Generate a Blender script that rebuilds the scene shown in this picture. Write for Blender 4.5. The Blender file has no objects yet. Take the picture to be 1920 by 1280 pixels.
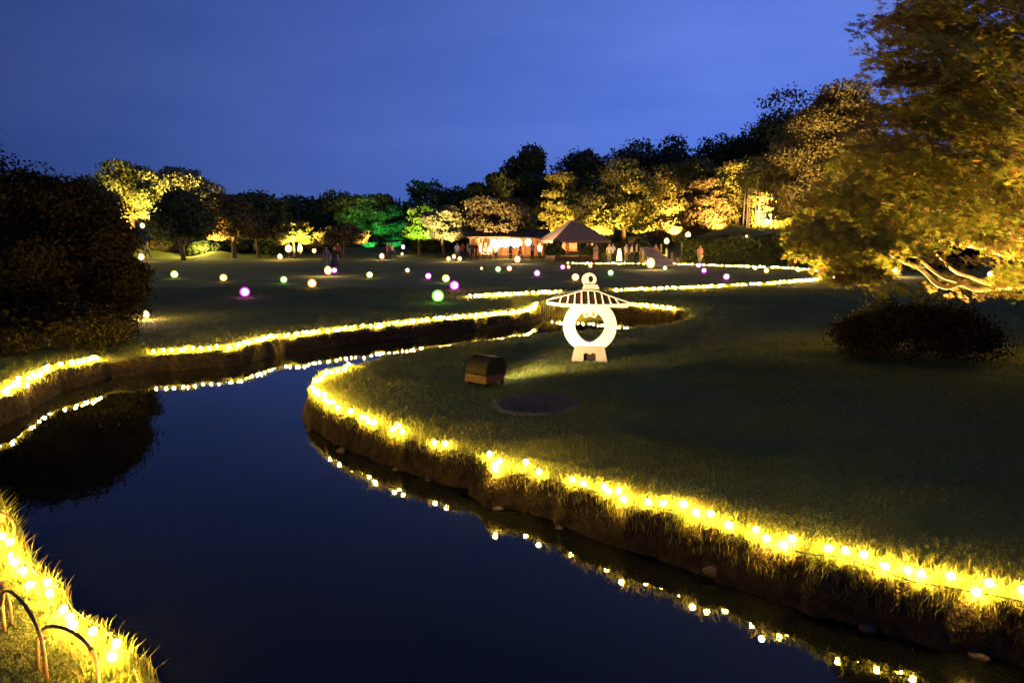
import bpy, bmesh, math, random
import numpy as np
from mathutils import Vector, Matrix

PI = math.pi
SC = bpy.context.scene
COL = SC.collection
R = math.radians

# ------------------------------------------------------------------ camera
F = 1387.0                       # focal length in photo pixels (1920 wide)
CAMH = 2.9
PITCH = math.atan(200 / F)
cam_d = bpy.data.cameras.new('camera')
cam_d.sensor_width = 36
cam_d.lens = 36 * F / 1920
cam_d.clip_start = 0.05
cam_d.clip_end = 3000
cam = bpy.data.objects.new('camera', cam_d)
cam.location = (0, 0, CAMH)
cam.rotation_euler = (PI / 2 - PITCH, 0, 0)
COL.objects.link(cam)
SC.camera = cam

# ------------------------------------------------------------------ sky
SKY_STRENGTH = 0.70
w = bpy.data.worlds.new('World')
SC.world = w
w.use_nodes = True
nt = w.node_tree
for n in list(nt.nodes):
    nt.nodes.remove(n)
out = nt.nodes.new('ShaderNodeOutputWorld')
bg = nt.nodes.new('ShaderNodeBackground')
tc = nt.nodes.new('ShaderNodeTexCoord')
sep = nt.nodes.new('ShaderNodeSeparateXYZ')
nt.links.new(tc.outputs['Generated'], sep.inputs[0])
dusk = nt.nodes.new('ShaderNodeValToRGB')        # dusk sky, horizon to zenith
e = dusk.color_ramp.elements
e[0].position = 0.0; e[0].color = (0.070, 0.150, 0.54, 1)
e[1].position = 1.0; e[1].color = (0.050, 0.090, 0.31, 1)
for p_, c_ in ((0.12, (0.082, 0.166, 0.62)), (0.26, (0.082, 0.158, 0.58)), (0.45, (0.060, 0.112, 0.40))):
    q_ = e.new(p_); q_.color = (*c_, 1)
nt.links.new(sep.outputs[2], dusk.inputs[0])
side = nt.nodes.new('ShaderNodeMapRange')        # a little brighter towards the last glow on the right
side.inputs['From Min'].default_value = -0.70
side.inputs['From Max'].default_value = 0.25
side.inputs['To Min'].default_value = 0.17
side.inputs['To Max'].default_value = 1.00
nt.links.new(sep.outputs[0], side.inputs[0])
mp = nt.nodes.new('ShaderNodeMapping')
mp.inputs['Scale'].default_value = (1.2, 1.2, 6.0)
mp.inputs['Rotation'].default_value = (0, R(6), 0)
nz = nt.nodes.new('ShaderNodeTexNoise')
nz.inputs['Scale'].default_value = 2.2
nz.inputs['Detail'].default_value = 5
cr = nt.nodes.new('ShaderNodeValToRGB')          # thin dusk cloud veils
cr.color_ramp.elements[0].position = 0.35
cr.color_ramp.elements[0].color = (0.90, 0.93, 0.96, 1)
cr.color_ramp.elements[1].position = 0.72
cr.color_ramp.elements[1].color = (1.26, 1.13, 1.05, 1)
tint = nt.nodes.new('ShaderNodeMixRGB')
tint.blend_type = 'MULTIPLY'
tint.inputs[0].default_value = 1
veil = nt.nodes.new('ShaderNodeMixRGB')
veil.blend_type = 'MULTIPLY'
veil.inputs[0].default_value = 1
nt.links.new(tc.outputs['Generated'], mp.inputs[0])
nt.links.new(mp.outputs[0], nz.inputs['Vector'])
nt.links.new(nz.outputs[0], cr.inputs[0])
nt.links.new(dusk.outputs[0], tint.inputs[1])
nt.links.new(side.outputs[0], tint.inputs[2])
nt.links.new(tint.outputs[0], veil.inputs[1])
nt.links.new(cr.outputs[0], veil.inputs[2])
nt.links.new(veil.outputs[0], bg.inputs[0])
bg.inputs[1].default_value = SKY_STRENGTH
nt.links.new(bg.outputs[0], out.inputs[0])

SC.view_settings.view_transform = 'Standard'
SC.view_settings.look = 'None'
SC.view_settings.exposure = 0.8
SC.view_settings.gamma = 1
SC.view_settings.use_curve_mapping = False
SC.render.engine = 'CYCLES'
cy = SC.cycles
cy.use_denoising = True
cy.use_light_tree = True
cy.max_bounces = 5
cy.diffuse_bounces = 2
cy.glossy_bounces = 2
cy.transmission_bounces = 3
cy.transparent_max_bounces = 6
cy.caustics_reflective = False
cy.caustics_refractive = False
cy.sample_clamp_indirect = 6
cy.sample_clamp_direct = 0


# ------------------------------------------------------------------ pixel -> world
SP, CP = math.sin(PITCH), math.cos(PITCH)


def ray(u, v):
    dx, dv = u - 960.0, v - 640.0
    return dx, F * CP - dv * SP, F * SP + dv * CP      # right, forward, down


def P(u, v, z=0.40):
    """point at height z seen at photo pixel (u, v)"""
    r, f, d = ray(u, v)
    k = (CAMH - z) / d
    return (r * k, f * k)


def Pd(u, v, dist):
    """point at world depth y = dist seen at photo pixel (u, v)"""
    r, f, d = ray(u, v)
    k = dist / f
    return (r * k, dist, CAMH - d * k)


# ------------------------------------------------------------------ stream outline
def spline(pts, step=0.15):
    pts = [np.array(p, float) for p in pts]
    pp = [2 * pts[0] - pts[1]] + pts + [2 * pts[-1] - pts[-2]]
    res = []
    for i in range(1, len(pp) - 2):
        a, b, c, d = pp[i - 1:i + 3]
        n = max(1, int(np.linalg.norm(c - b) / step))
        for k in range(n):
            t = k / n
            res.append(0.5 * (2 * b + (c - a) * t + (2 * a - 5 * b + 4 * c - d) * t * t + (3 * b - a - 3 * c + d) * t ** 3))
    res.append(pts[-1])
    return np.array(res)


def px(lst, z=0.40):
    return [P(u, v, z) for u, v in lst]


ROW_R = [(1985, 1150), (1900, 1120), (1760, 1095), (1590, 1052), (1420, 1012), (1290, 965), (1180, 940), (1075, 908),
         (985, 880), (925, 877), (890, 850), (820, 833), (745, 815), (690, 795), (640, 775), (605, 758), (588, 740),
         (585, 722), (598, 706), (625, 692), (655, 682)]
EDGE_N = [(720, 666), (780, 655), (850, 645), (940, 633), (1020, 624), (1060, 619), (1160, 615), (1250, 606), (1295, 596), (1288, 586)]
ROW_F2 = [(1262, 580), (1200, 574), (1120, 568), (1060, 565), (1035, 564)]
ROW_F1 = [(1012, 570), (1003, 577), (985, 583), (930, 590), (860, 596), (780, 604), (690, 613), (620, 620), (560, 628),
          (525, 630), (490, 638), (440, 650), (360, 656), (285, 661)]
ROW_F0 = [(195, 670), (140, 684), (100, 692), (60, 712), (20, 734), (-5, 743), (-40, 758)]
ROW_L = [(-25, 930), (5, 953), (18, 985), (45, 1035), (72, 1075), (120, 1102), (140, 1130), (175, 1157), (205, 1185),
         (235, 1212), (262, 1270), (285, 1330)]
wpoly = ([(3.9, -6.0), (4.1, 1.5), (4.0, 3.2)] + px(ROW_R) + px(EDGE_N, 0.36) + px(ROW_F2) + px(ROW_F1)
         + px([(240, 668)]) + px(ROW_F0) + [(-10.5, 10.4), (-17, 10.8), (-17, 7.2), (-8, 7.2)] + px(ROW_L)
         + [(-2.3, 2.2), (-2.2, -6.0)])
WP = spline(wpoly + [wpoly[0]], 0.3)


def signed(x, y):
    """distance to the bank edge, positive on land"""
    x = np.asarray(x, float); y = np.asarray(y, float)
    best = np.full(x.shape, 1e9)
    inside = np.zeros(x.shape, bool)
    for i in range(len(WP) - 1):
        ax, ay = WP[i]; bx, by = WP[i + 1]
        ex, ey = bx - ax, by - ay
        l2 = ex * ex + ey * ey
        if l2 < 1e-9:
            continue
        t = np.clip(((x - ax) * ex + (y - ay) * ey) / l2, 0, 1)
        best = np.minimum(best, (x - ax - t * ex) ** 2 + (y - ay - t * ey) ** 2)
        if ay != by:
            c = ((ay > y) != (by > y)) & (x < (bx - ax) * (y - ay) / (by - ay) + ax)
            inside ^= c
    d = np.sqrt(best)
    return np.where(inside, -d, d)


def sst(a, b, v):
    t = np.clip((v - a) / (b - a), 0, 1)
    return t * t * (3 - 2 * t)


def vnoise(x, y, s, seed=0):
    """cheap smooth pseudo-noise in -1..1"""
    r = np.random.RandomState(seed)
    o = np.zeros(np.shape(x))
    for k in range(6):
        a = r.uniform(0, 2 * PI); f = s * r.uniform(0.6, 1.9); ph = r.uniform(0, 2 * PI)
        o = o + np.sin((np.cos(a) * x + np.sin(a) * y) * f + ph)
    return o / 3.2


def ground_z(x, y):
    x = np.asarray(x, float); y = np.asarray(y, float)
    near = (np.abs(x) < 20) & (y < 32) & (y > -8)
    s = np.full(x.shape, 50.0)
    if near.any():
        s[near] = signed(x[near], y[near])
    s = s + 0.05 * vnoise(x, y, 5.0, 3) + 0.03 * vnoise(x, y, 13, 4)
    land = 0.36 + 0.02 * vnoise(x, y, 0.7, 1) + 0.008 * vnoise(x, y, 4, 2)
    land = land + 0.10 * sst(0.5, 6, s) * sst(30, 5, y) * (x > -3)
    bank = sst(-0.42, 0.02, s)
    z = -0.55 + (land + 0.55) * bank
    z = z + 0.04 * vnoise(x, y, 9, 8) * bank * (1 - sst(-0.1, 0.15, s))
    # wooded slopes round the far end of the lawn
    z = z + 3.2 * sst(66, 80, y - 0.0 * x) * sst(14, 24, x) + 6.5 * sst(84, 125, y) * sst(-10, 30, x)
    z = z + 1.2 * sst(80, 100, y) + 5.0 * sst(108, 132, y)
    z = z + 0.9 * np.exp(-((x + 41) / 3.2) ** 2 - ((y - 82) / 4.0) ** 2) + 0.75 * np.exp(-((x + 32.5) / 1.8) ** 2 - ((y - 82) / 3.5) ** 2)
    return z


def gz(x, y):
    return float(ground_z(np.array([x]), np.array([y]))[0])


# ------------------------------------------------------------------ materials
MATS = {}


def newmat(name):
    m = bpy.data.materials.new(name)
    m.use_nodes = True
    t = m.node_tree
    for n in list(t.nodes):
        t.nodes.remove(n)
    o = t.nodes.new('ShaderNodeOutputMaterial')
    MATS[name] = m
    return m, t, o


def mat(name, c1, c2=None, scale=8.0, rough=0.8, bump=0.0, bscale=None, spec=0.3, metal=0.0):
    m, t, o = newmat(name)
    p = t.nodes.new('ShaderNodeBsdfPrincipled')
    p.inputs['Roughness'].default_value = rough
    p.inputs['Specular IOR Level'].default_value = spec
    p.inputs['Metallic'].default_value = metal
    c2 = c2 or tuple(v * 0.65 for v in c1)
    tcn = t.nodes.new('ShaderNodeTexCoord')
    n = t.nodes.new('ShaderNodeTexNoise')
    n.inputs['Scale'].default_value = scale
    n.inputs['Detail'].default_value = 6
    t.links.new(tcn.outputs['Object'], n.inputs['Vector'])
    r = t.nodes.new('ShaderNodeValToRGB')
    r.color_ramp.elements[0].position = 0.35
    r.color_ramp.elements[1].position = 0.65
    r.color_ramp.elements[0].color = (*c2, 1)
    r.color_ramp.elements[1].color = (*c1, 1)
    t.links.new(n.outputs[0], r.inputs[0])
    t.links.new(r.outputs[0], p.inputs['Base Color'])
    if bump:
        b = t.nodes.new('ShaderNodeBump')
        b.inputs['Strength'].default_value = bump
        n2 = t.nodes.new('ShaderNodeTexNoise')
        n2.inputs['Scale'].default_value = bscale or scale * 4
        n2.inputs['Detail'].default_value = 6
        t.links.new(tcn.outputs['Object'], n2.inputs['Vector'])
        t.links.new(n2.outputs[0], b.inputs['Height'])
        t.links.new(b.outputs[0], p.inputs['Normal'])
    t.links.new(p.outputs[0], o.inputs[0])
    return m


def leafmat(name, cols, trans=0.35, rough=0.6, spec=0.2):
    """each leaf gets its own shade from the ramp"""
    m, t, o = newmat(name)
    g = t.nodes.new('ShaderNodeNewGeometry')
    r = t.nodes.new('ShaderNodeValToRGB')
    r.color_ramp.interpolation = 'LINEAR'
    while len(r.color_ramp.elements) < len(cols):
        r.color_ramp.elements.new(0.5)
    for i, c in enumerate(cols):
        r.color_ramp.elements[i].position = i / (len(cols) - 1)
        r.color_ramp.elements[i].color = (*c, 1)
    t.links.new(g.outputs['Random Per Island'], r.inputs[0])
    p = t.nodes.new('ShaderNodeBsdfPrincipled')
    p.inputs['Roughness'].default_value = rough
    p.inputs['Specular IOR Level'].default_value = spec
    tr = t.nodes.new('ShaderNodeBsdfTranslucent')
    mx = t.nodes.new('ShaderNodeMixShader')
    mx.inputs[0].default_value = trans
    t.links.new(r.outputs[0], p.inputs['Base Color'])
    t.links.new(r.outputs[0], tr.inputs['Color'])
    t.links.new(p.outputs[0], mx.inputs[1])
    t.links.new(tr.outputs[0], mx.inputs[2])
    t.links.new(mx.outputs[0], o.inputs[0])
    return m


def glow(name, col, strength):
    m, t, o = newmat(name)
    e = t.nodes.new('ShaderNodeEmission')
    e.inputs[0].default_value = (*col, 1)
    e.inputs[1].default_value = strength
    t.links.new(e.outputs[0], o.inputs[0])
    return m


def shell(name, col, strength, clear=0.5):
    m, t, o = newmat(name)
    e = t.nodes.new('ShaderNodeEmission')
    e.inputs[0].default_value = (*col, 1)
    e.inputs[1].default_value = strength
    tr = t.nodes.new('ShaderNodeBsdfTransparent')
    tr.inputs[0].default_value = (*[0.4 + 0.6 * c for c in col], 1)
    mx = t.nodes.new('ShaderNodeMixShader')
    mx.inputs[0].default_value = clear
    t.links.new(e.outputs[0], mx.inputs[1])
    t.links.new(tr.outputs[0], mx.inputs[2])
    t.links.new(mx.outputs[0], o.inputs[0])
    return m


def ground_mat():
    m, t, o = newmat('lawn ground')
    p = t.nodes.new('ShaderNodeBsdfPrincipled')
    p.inputs['Roughness'].default_value = 0.95
    p.inputs['Specular IOR Level'].default_value = 0.1
    tcn = t.nodes.new('ShaderNodeTexCoord')

    def noise(sc, det=6):
        n = t.nodes.new('ShaderNodeTexNoise')
        n.inputs['Scale'].default_value = sc
        n.inputs['Detail'].default_value = det
        t.links.new(tcn.outputs['Object'], n.inputs['Vector'])
        return n

    def ramp(src, c0, c1, p0=0.35, p1=0.65):
        r = t.nodes.new('ShaderNodeValToRGB')
        r.color_ramp.elements[0].position = p0
        r.color_ramp.elements[1].position = p1
        r.color_ramp.elements[0].color = (*c0, 1)
        r.color_ramp.elements[1].color = (*c1, 1)
        t.links.new(src, r.inputs[0])
        return r
    big = ramp(noise(0.35, 4).outputs[0], (0.105, 0.115, 0.034), (0.130, 0.168, 0.044))
    fine = ramp(noise(38, 8).outputs[0], (0.45, 0.45, 0.42), (1.35, 1.3, 1.1))
    mul = t.nodes.new('ShaderNodeMixRGB'); mul.blend_type = 'MULTIPLY'; mul.inputs[0].default_value = 1
    t.links.new(big.outputs[0], mul.inputs[1]); t.links.new(fine.outputs[0], mul.inputs[2])
    soil = ramp(noise(11, 8).outputs[0], (0.012, 0.008, 0.005), (0.034, 0.022, 0.012))
    g = t.nodes.new('ShaderNodeNewGeometry')
    sep = t.nodes.new('ShaderNodeSeparateXYZ')
    t.links.new(g.outputs['True Normal'], sep.inputs[0])
    steep = t.nodes.new('ShaderNodeMapRange')
    steep.inputs['From Min'].default_value = 0.93
    steep.inputs['From Max'].default_value = 0.62
    t.links.new(sep.outputs[2], steep.inputs[0])
    mx = t.nodes.new('ShaderNodeMixRGB')
    t.links.new(steep.outputs[0], mx.inputs[0])
    t.links.new(mul.outputs[0], mx.inputs[1]); t.links.new(soil.outputs[0], mx.inputs[2])
    t.links.new(mx.outputs[0], p.inputs['Base Color'])
    b = t.nodes.new('ShaderNodeBump')
    b.inputs['Strength'].default_value = 0.8
    b.inputs['Distance'].default_value = 0.05
    t.links.new(noise(30, 8).outputs[0], b.inputs['Height'])
    t.links.new(b.outputs[0], p.inputs['Normal'])
    t.links.new(p.outputs[0], o.inputs[0])
    return m


def water_mat():
    m, t, o = newmat('dark stream water')
    p = t.nodes.new('ShaderNodeBsdfPrincipled')
    p.inputs['Base Color'].default_value = (0.0025, 0.003, 0.003, 1)
    p.inputs['Roughness'].default_value = 0.015
    p.inputs['IOR'].default_value = 1.25
    tcn = t.nodes.new('ShaderNodeTexCoord')
    n = t.nodes.new('ShaderNodeTexNoise')
    n.inputs['Scale'].default_value = 2.2
    n.inputs['Detail'].default_value = 3
    t.links.new(tcn.outputs['Object'], n.inputs['Vector'])
    b = t.nodes.new('ShaderNodeBump')
    b.inputs['Strength'].default_value = 0.11
    b.inputs['Distance'].default_value = 0.02
    t.links.new(n.outputs[0], b.inputs['Height'])
    t.links.new(b.outputs[0], p.inputs['Normal'])
    t.links.new(p.outputs[0], o.inputs[0])
    return m


M_GROUND = ground_mat()
M_WATER = water_mat()
M_GRASS = leafmat('lawn grass blades', [(0.085, 0.105, 0.020), (0.13, 0.155, 0.030), (0.18, 0.15, 0.045)], 0.4)
M_EDGE = leafmat('long bank grass', [(0.05, 0.07, 0.012), (0.10, 0.12, 0.02), (0.15, 0.14, 0.035), (0.17, 0.13, 0.05)], 0.4)
M_BARK = mat('brown bark', (0.085, 0.058, 0.038), (0.04, 0.027, 0.018), 14, 0.9, 0.5)
M_MBARK = mat('pale maple bark', (0.36, 0.25, 0.16), (0.24, 0.16, 0.10), 10, 0.8, 0.3)
M_STONE = mat('grey bank stone', (0.055, 0.036, 0.027), (0.028, 0.019, 0.014), 7, 0.95, 0.6)
M_SOIL = mat('dark bare soil', (0.060, 0.046, 0.038), (0.028, 0.022, 0.018), 45, 0.95, 0.8, 70)
M_STUBBLE = leafmat('dry pale stubble', [(0.12, 0.11, 0.08), (0.26, 0.24, 0.18)], 0.2)
M_DARKMETAL = mat('dark painted metal', (0.007, 0.0065, 0.0065), (0.005, 0.005, 0.005), 20, 0.7, 0.1, spec=0.08)
M_CABLE = mat('green black cable', (0.012, 0.014, 0.01), None, 20, 0.6)
M_WHITE = mat('white painted board', (0.78, 0.76, 0.72), (0.72, 0.70, 0.66), 6, 0.6, 0.05)
M_DIMBOARD = mat('dimmed white board', (0.34, 0.28, 0.22), (0.29, 0.24, 0.18), 6, 0.7, 0.05)  # weaker light on the foot put into a darker board colour
M_HOLE = mat('dark brown hollow shade', (0.028, 0.014, 0.011), None, 12, 0.9)  # dark sheets in the sculpture's openings stand in for their shade
M_BAMBOO = mat('red brown bamboo', (0.17, 0.075, 0.045), (0.10, 0.045, 0.028), 18, 0.55, 0.15)
M_WOODBLOCK = mat('weathered orange wood', (0.036, 0.015, 0.007), (0.018, 0.008, 0.004), 18, 0.8, 0.3)
M_THATCH = mat('weathered thatch', (0.17, 0.12, 0.08), (0.09, 0.065, 0.045), 30, 0.95, 0.9, 60)
M_TIMBER = mat('dark timber', (0.10, 0.055, 0.03), (0.055, 0.03, 0.018), 12, 0.7, 0.2)
M_PANEL = mat('orange timber wall panel', (0.42, 0.21, 0.09), (0.32, 0.15, 0.06), 5, 0.7, 0.1)
M_TILE = mat('brown roof tile', (0.05, 0.036, 0.026), (0.028, 0.02, 0.016), 9, 0.8, 0.3)
M_STEP = mat('pale step stone', (0.36, 0.30, 0.23), (0.24, 0.19, 0.14), 6, 0.85, 0.3)
M_CULM = mat('pale bamboo culm', (0.34, 0.27, 0.16), (0.24, 0.19, 0.10), 6, 0.5)
WARM = (1.0, 0.66, 0.20)
M_BULB = glow('warm string bulb', (1.0, 0.60, 0.07), 1000)
M_BULBF = glow('warm far string bulb', (1.0, 0.60, 0.07), 800)
M_LAMP = glow('lit lantern paper', (1.0, 0.72, 0.42), 22)
M_LAMPW = glow('lit white lamp', (0.85, 0.9, 1.0), 12)
M_LAMPY = glow('lit yellow lantern', (1.0, 0.74, 0.18), 5)
M_HALL = glow('lit hanging lantern', (1.0, 0.70, 0.36), 26)
M_FLOOD = glow('floodlight glass', (1.0, 0.8, 0.5), 12)

LEAF = {
    'dark': leafmat('dark evergreen leaves', [(0.022, 0.032, 0.012), (0.04, 0.055, 0.018), (0.055, 0.07, 0.022)], 0.25),
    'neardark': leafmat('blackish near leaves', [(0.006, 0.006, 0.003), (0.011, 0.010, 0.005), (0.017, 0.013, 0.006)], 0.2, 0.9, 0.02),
    'green': leafmat('mid green leaves', [(0.04, 0.06, 0.015), (0.065, 0.095, 0.022), (0.085, 0.115, 0.03)], 0.35),
    'yellow': leafmat('yellow green leaves', [(0.07, 0.085, 0.02), (0.115, 0.12, 0.028), (0.16, 0.14, 0.035)], 0.4),
    'pale': leafmat('pale leaves', [(0.09, 0.095, 0.04), (0.15, 0.14, 0.06), (0.19, 0.17, 0.08)], 0.35),
    'brown': leafmat('brown green leaves', [(0.05, 0.045, 0.016), (0.085, 0.07, 0.024), (0.11, 0.085, 0.03)], 0.3),
    'maple': leafmat('turning maple leaves', [(0.07, 0.085, 0.014), (0.11, 0.125, 0.018), (0.145, 0.145, 0.022), (0.165, 0.14, 0.022), (0.19, 0.09, 0.025)], 0.45),
    'mapled': leafmat('brown maple leaves', [(0.05, 0.045, 0.014), (0.08, 0.06, 0.02), (0.10, 0.055, 0.022)], 0.4),
}


# ------------------------------------------------------------------ object helpers
def thing(name, label, cat, loc=(0, 0, 0), rz=0.0, group=None):
    o = bpy.data.objects.new(name, None)
    o.empty_display_size = 0.2
    o.location = loc
    o.rotation_euler = (0, 0, rz)
    COL.objects.link(o)
    o['label'] = label
    o['category'] = cat
    if group:
        o['group'] = group
    return o


def tag(o, label, cat, group=None):
    o['label'] = label
    o['category'] = cat
    if group:
        o['group'] = group
    return o


def link(name, me, parent=None, loc=None, kind=None):
    o = bpy.data.objects.new(name, me)
    COL.objects.link(o)
    if parent is not None:
        o.parent = parent
    if loc is not None:
        o.location = loc
    if kind:
        o['kind'] = kind
    return o


def npmesh(name, verts, faces, m, smooth=False):
    """verts (n,3); faces (k,3) or (k,4) int array"""
    verts = np.asarray(verts, np.float32)
    faces = np.asarray(faces, np.int32)
    me = bpy.data.meshes.new(name)
    k = faces.shape[1]
    me.vertices.add(len(verts)); me.vertices.foreach_set('co', verts.ravel())
    me.loops.add(faces.size); me.loops.foreach_set('vertex_index', faces.ravel())
    me.polygons.add(len(faces))
    me.polygons.foreach_set('loop_start', np.arange(0, faces.size, k, dtype=np.int32))
    if smooth:
        me.polygons.foreach_set('use_smooth', np.ones(len(faces), bool))
    me.update(calc_edges=True)
    if m:
        me.materials.append(m)
    return me


class G:
    """collects simple solids into one mesh"""
    def __init__(s):
        s.v = []; s.f = []

    def add(s, vs, fs):
        o = len(s.v)
        s.v += [tuple(x) for x in vs]
        s.f += [tuple(i + o for i in f) for f in fs]
        return s

    def box(s, c, d, rz=0.0, taper=1.0, rx=0.0):
        hx, hy, hz = d[0] / 2, d[1] / 2, d[2] / 2
        vs = []
        for z in (-hz, hz):
            t = 1.0 if z < 0 else taper
            for x, y in ((-hx, -hy), (hx, -hy), (hx, hy), (-hx, hy)):
                vs.append(Vector((x * t, y * t, z)))
        mt = Matrix.Rotation(rz, 3, 'Z') @ Matrix.Rotation(rx, 3, 'X')
        vs = [mt @ q + Vector(c) for q in vs]
        return s.add(vs, [(3, 2, 1, 0), (4, 5, 6, 7), (0, 1, 5, 4), (1, 2, 6, 5), (2, 3, 7, 6), (3, 0, 4, 7)])

    def tube(s, pts, rad, n=8):
        pts = [Vector(p) for p in pts]
        if not hasattr(rad, '__len__'):
            rad = [rad] * len(pts)
        vs = []; fs = []
        for i, p in enumerate(pts):
            t = (pts[min(i + 1, len(pts) - 1)] - pts[max(i - 1, 0)]).normalized()
            a = Vector((0, 0, 1)) if abs(t.z) < 0.9 else Vector((1, 0, 0))
            u = t.cross(a).normalized(); v = t.cross(u)
            for k in range(n):
                q = 2 * PI * k / n
                vs.append(p + (u * math.cos(q) + v * math.sin(q)) * rad[i])
        for i in range(len(pts) - 1):
            for k in range(n):
                k2 = (k + 1) % n
                fs.append((i * n + k, i * n + k2, (i + 1) * n + k2, (i + 1) * n + k))
        fs.append(tuple(range(n)))
        fs.append(tuple((len(pts) - 1) * n + k for k in reversed(range(n))))
        return s.add(vs, fs)

    def lathe(s, prof, n=16, c=(0, 0, 0)):
        vs = []; fs = []
        for r, z in prof:
            for k in range(n):
                q = 2 * PI * k / n
                vs.append((c[0] + r * math.cos(q), c[1] + r * math.sin(q), c[2] + z))
        for i in range(len(prof) - 1):
            for k in range(n):
                k2 = (k + 1) % n
                fs.append((i * n + k, i * n + k2, (i + 1) * n + k2, (i + 1) * n + k))
        fs.append(tuple(reversed(range(n))))
        fs.append(tuple((len(prof) - 1) * n + k for k in range(n)))
        return s.add(vs, fs)

    def build(s, name, m, parent=None, smooth=False, bevel=0.0, kind=None):
        me = bpy.data.meshes.new(name)
        me.from_pydata(s.v, [], s.f)
        bm = bmesh.new(); bm.from_mesh(me)
        bmesh.ops.recalc_face_normals(bm, faces=bm.faces)
        if bevel:
            bmesh.ops.bevel(bm, geom=list(bm.edges), offset=bevel, segments=2, affect='EDGES', profile=0.6)
        bm.to_mesh(me); bm.free()
        if smooth:
            me.polygons.foreach_set('use_smooth', np.ones(len(me.polygons), bool))
        me.materials.append(m)
        return link(name, me, parent, kind=kind)


def plate(outer, holes, thick, y0=0.0):
    """flat board in the XZ plane with holes, thickness along Y; returns bmesh"""
    bm = bmesh.new()
    edges = []
    for lp in [outer] + holes:
        vs = [bm.verts.new((x, y0 - thick / 2, z)) for x, z in lp]
        for i in range(len(vs)):
            edges.append(bm.edges.new((vs[i], vs[(i + 1) % len(vs)])))
    bmesh.ops.triangle_fill(bm, use_beauty=True, use_dissolve=False, edges=edges)
    ext = bmesh.ops.extrude_face_region(bm, geom=list(bm.faces))
    bmesh.ops.translate(bm, verts=[e for e in ext['geom'] if isinstance(e, bmesh.types.BMVert)], vec=(0, thick, 0))
    bmesh.ops.recalc_face_normals(bm, faces=bm.faces)
    return bm


def bmlink(name, bm, m, parent):
    me = bpy.data.meshes.new(name)
    bm.to_mesh(me); bm.free()
    me.materials.append(m)
    return link(name, me, parent)


def icos(r, sub, name, m):
    bm = bmesh.new()
    bmesh.ops.create_icosphere(bm, subdivisions=sub, radius=r)
    me = bpy.data.meshes.new(name)
    bm.to_mesh(me); bm.free()
    me.polygons.foreach_set('use_smooth', np.ones(len(me.polygons), bool))
    me.materials.append(m)
    return me


def copy_tree(o, parent=None):
    c = o.copy(); COL.objects.link(c)
    if parent is not None:
        c.parent = parent
    for ch in list(o.children):
        copy_tree(ch, c)
    return c


def spot(loc, target, power, size=60, col=WARM, blend=0.6, rad=0.06):
    l = bpy.data.lights.new('floodlamp', 'SPOT')
    l.energy = power; l.spot_size = R(size); l.spot_blend = blend; l.color = col; l.shadow_soft_size = rad
    o = bpy.data.objects.new('floodlamp', l)
    o.location = loc
    o.rotation_euler = (Vector(target) - Vector(loc)).to_track_quat('-Z', 'Y').to_euler()
    COL.objects.link(o)
    return o


def point(loc, power, col=WARM, rad=0.1):
    l = bpy.data.lights.new('lamp', 'POINT')
    l.energy = power; l.color = col; l.shadow_soft_size = rad
    o = bpy.data.objects.new('lamp', l)
    o.location = loc
    COL.objects.link(o)
    return o


rng = np.random.RandomState(7)
rnd = random.Random(11)


# ------------------------------------------------------------------ ground and water
def axis(segs):
    a = []
    for s, e, st in segs:
        a += list(np.arange(s, e, st))
    return np.array(a + [segs[-1][1]])


gx = axis([(-700, -150, 50), (-150, -70, 5), (-70, -14, 1.0), (-14, 9, 0.075), (9, 70, 1.0), (70, 150, 5), (150, 700, 50)])
gy = axis([(-200, -10, 20), (-10, 1.5, 0.5), (1.5, 27, 0.075), (27, 130, 1.0), (130, 200, 5), (200, 900, 50)])
GX, GY = np.meshgrid(gx, gy)
GZ = ground_z(GX.ravel(), GY.ravel())
nx, ny = len(gx), len(gy)
idx = np.arange(nx * ny).reshape(ny, nx)
quads = np.stack([idx[:-1, :-1].ravel(), idx[:-1, 1:].ravel(), idx[1:, 1:].ravel(), idx[1:, :-1].ravel()], 1)
link('ground', npmesh('ground', np.stack([GX.ravel(), GY.ravel(), GZ], 1), quads, M_GROUND, True), kind='structure')
link('water', npmesh('water', [(-18, -7, 0), (8, -7, 0), (8, 26, 0), (-18, 26, 0)], [(0, 1, 2, 3)], M_WATER), kind='structure')


# ------------------------------------------------------------------ string lights along the banks
BULB = icos(0.028, 1, 'bulb', M_BULB)
BULBN = icos(0.024, 2, 'bulb', M_BULB)
BULBF = icos(0.036, 1, 'bulb', M_BULBF)


def walk(path, spacing):
    seg = np.linalg.norm(np.diff(path, axis=0), axis=1)
    acc = np.concatenate([[0], np.cumsum(seg)])
    s = np.arange(spacing / 2, acc[-1], spacing)
    return np.stack([np.interp(s, acc, path[:, 0]), np.interp(s, acc, path[:, 1])], 1), acc[-1]


BULBPOS = []


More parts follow.
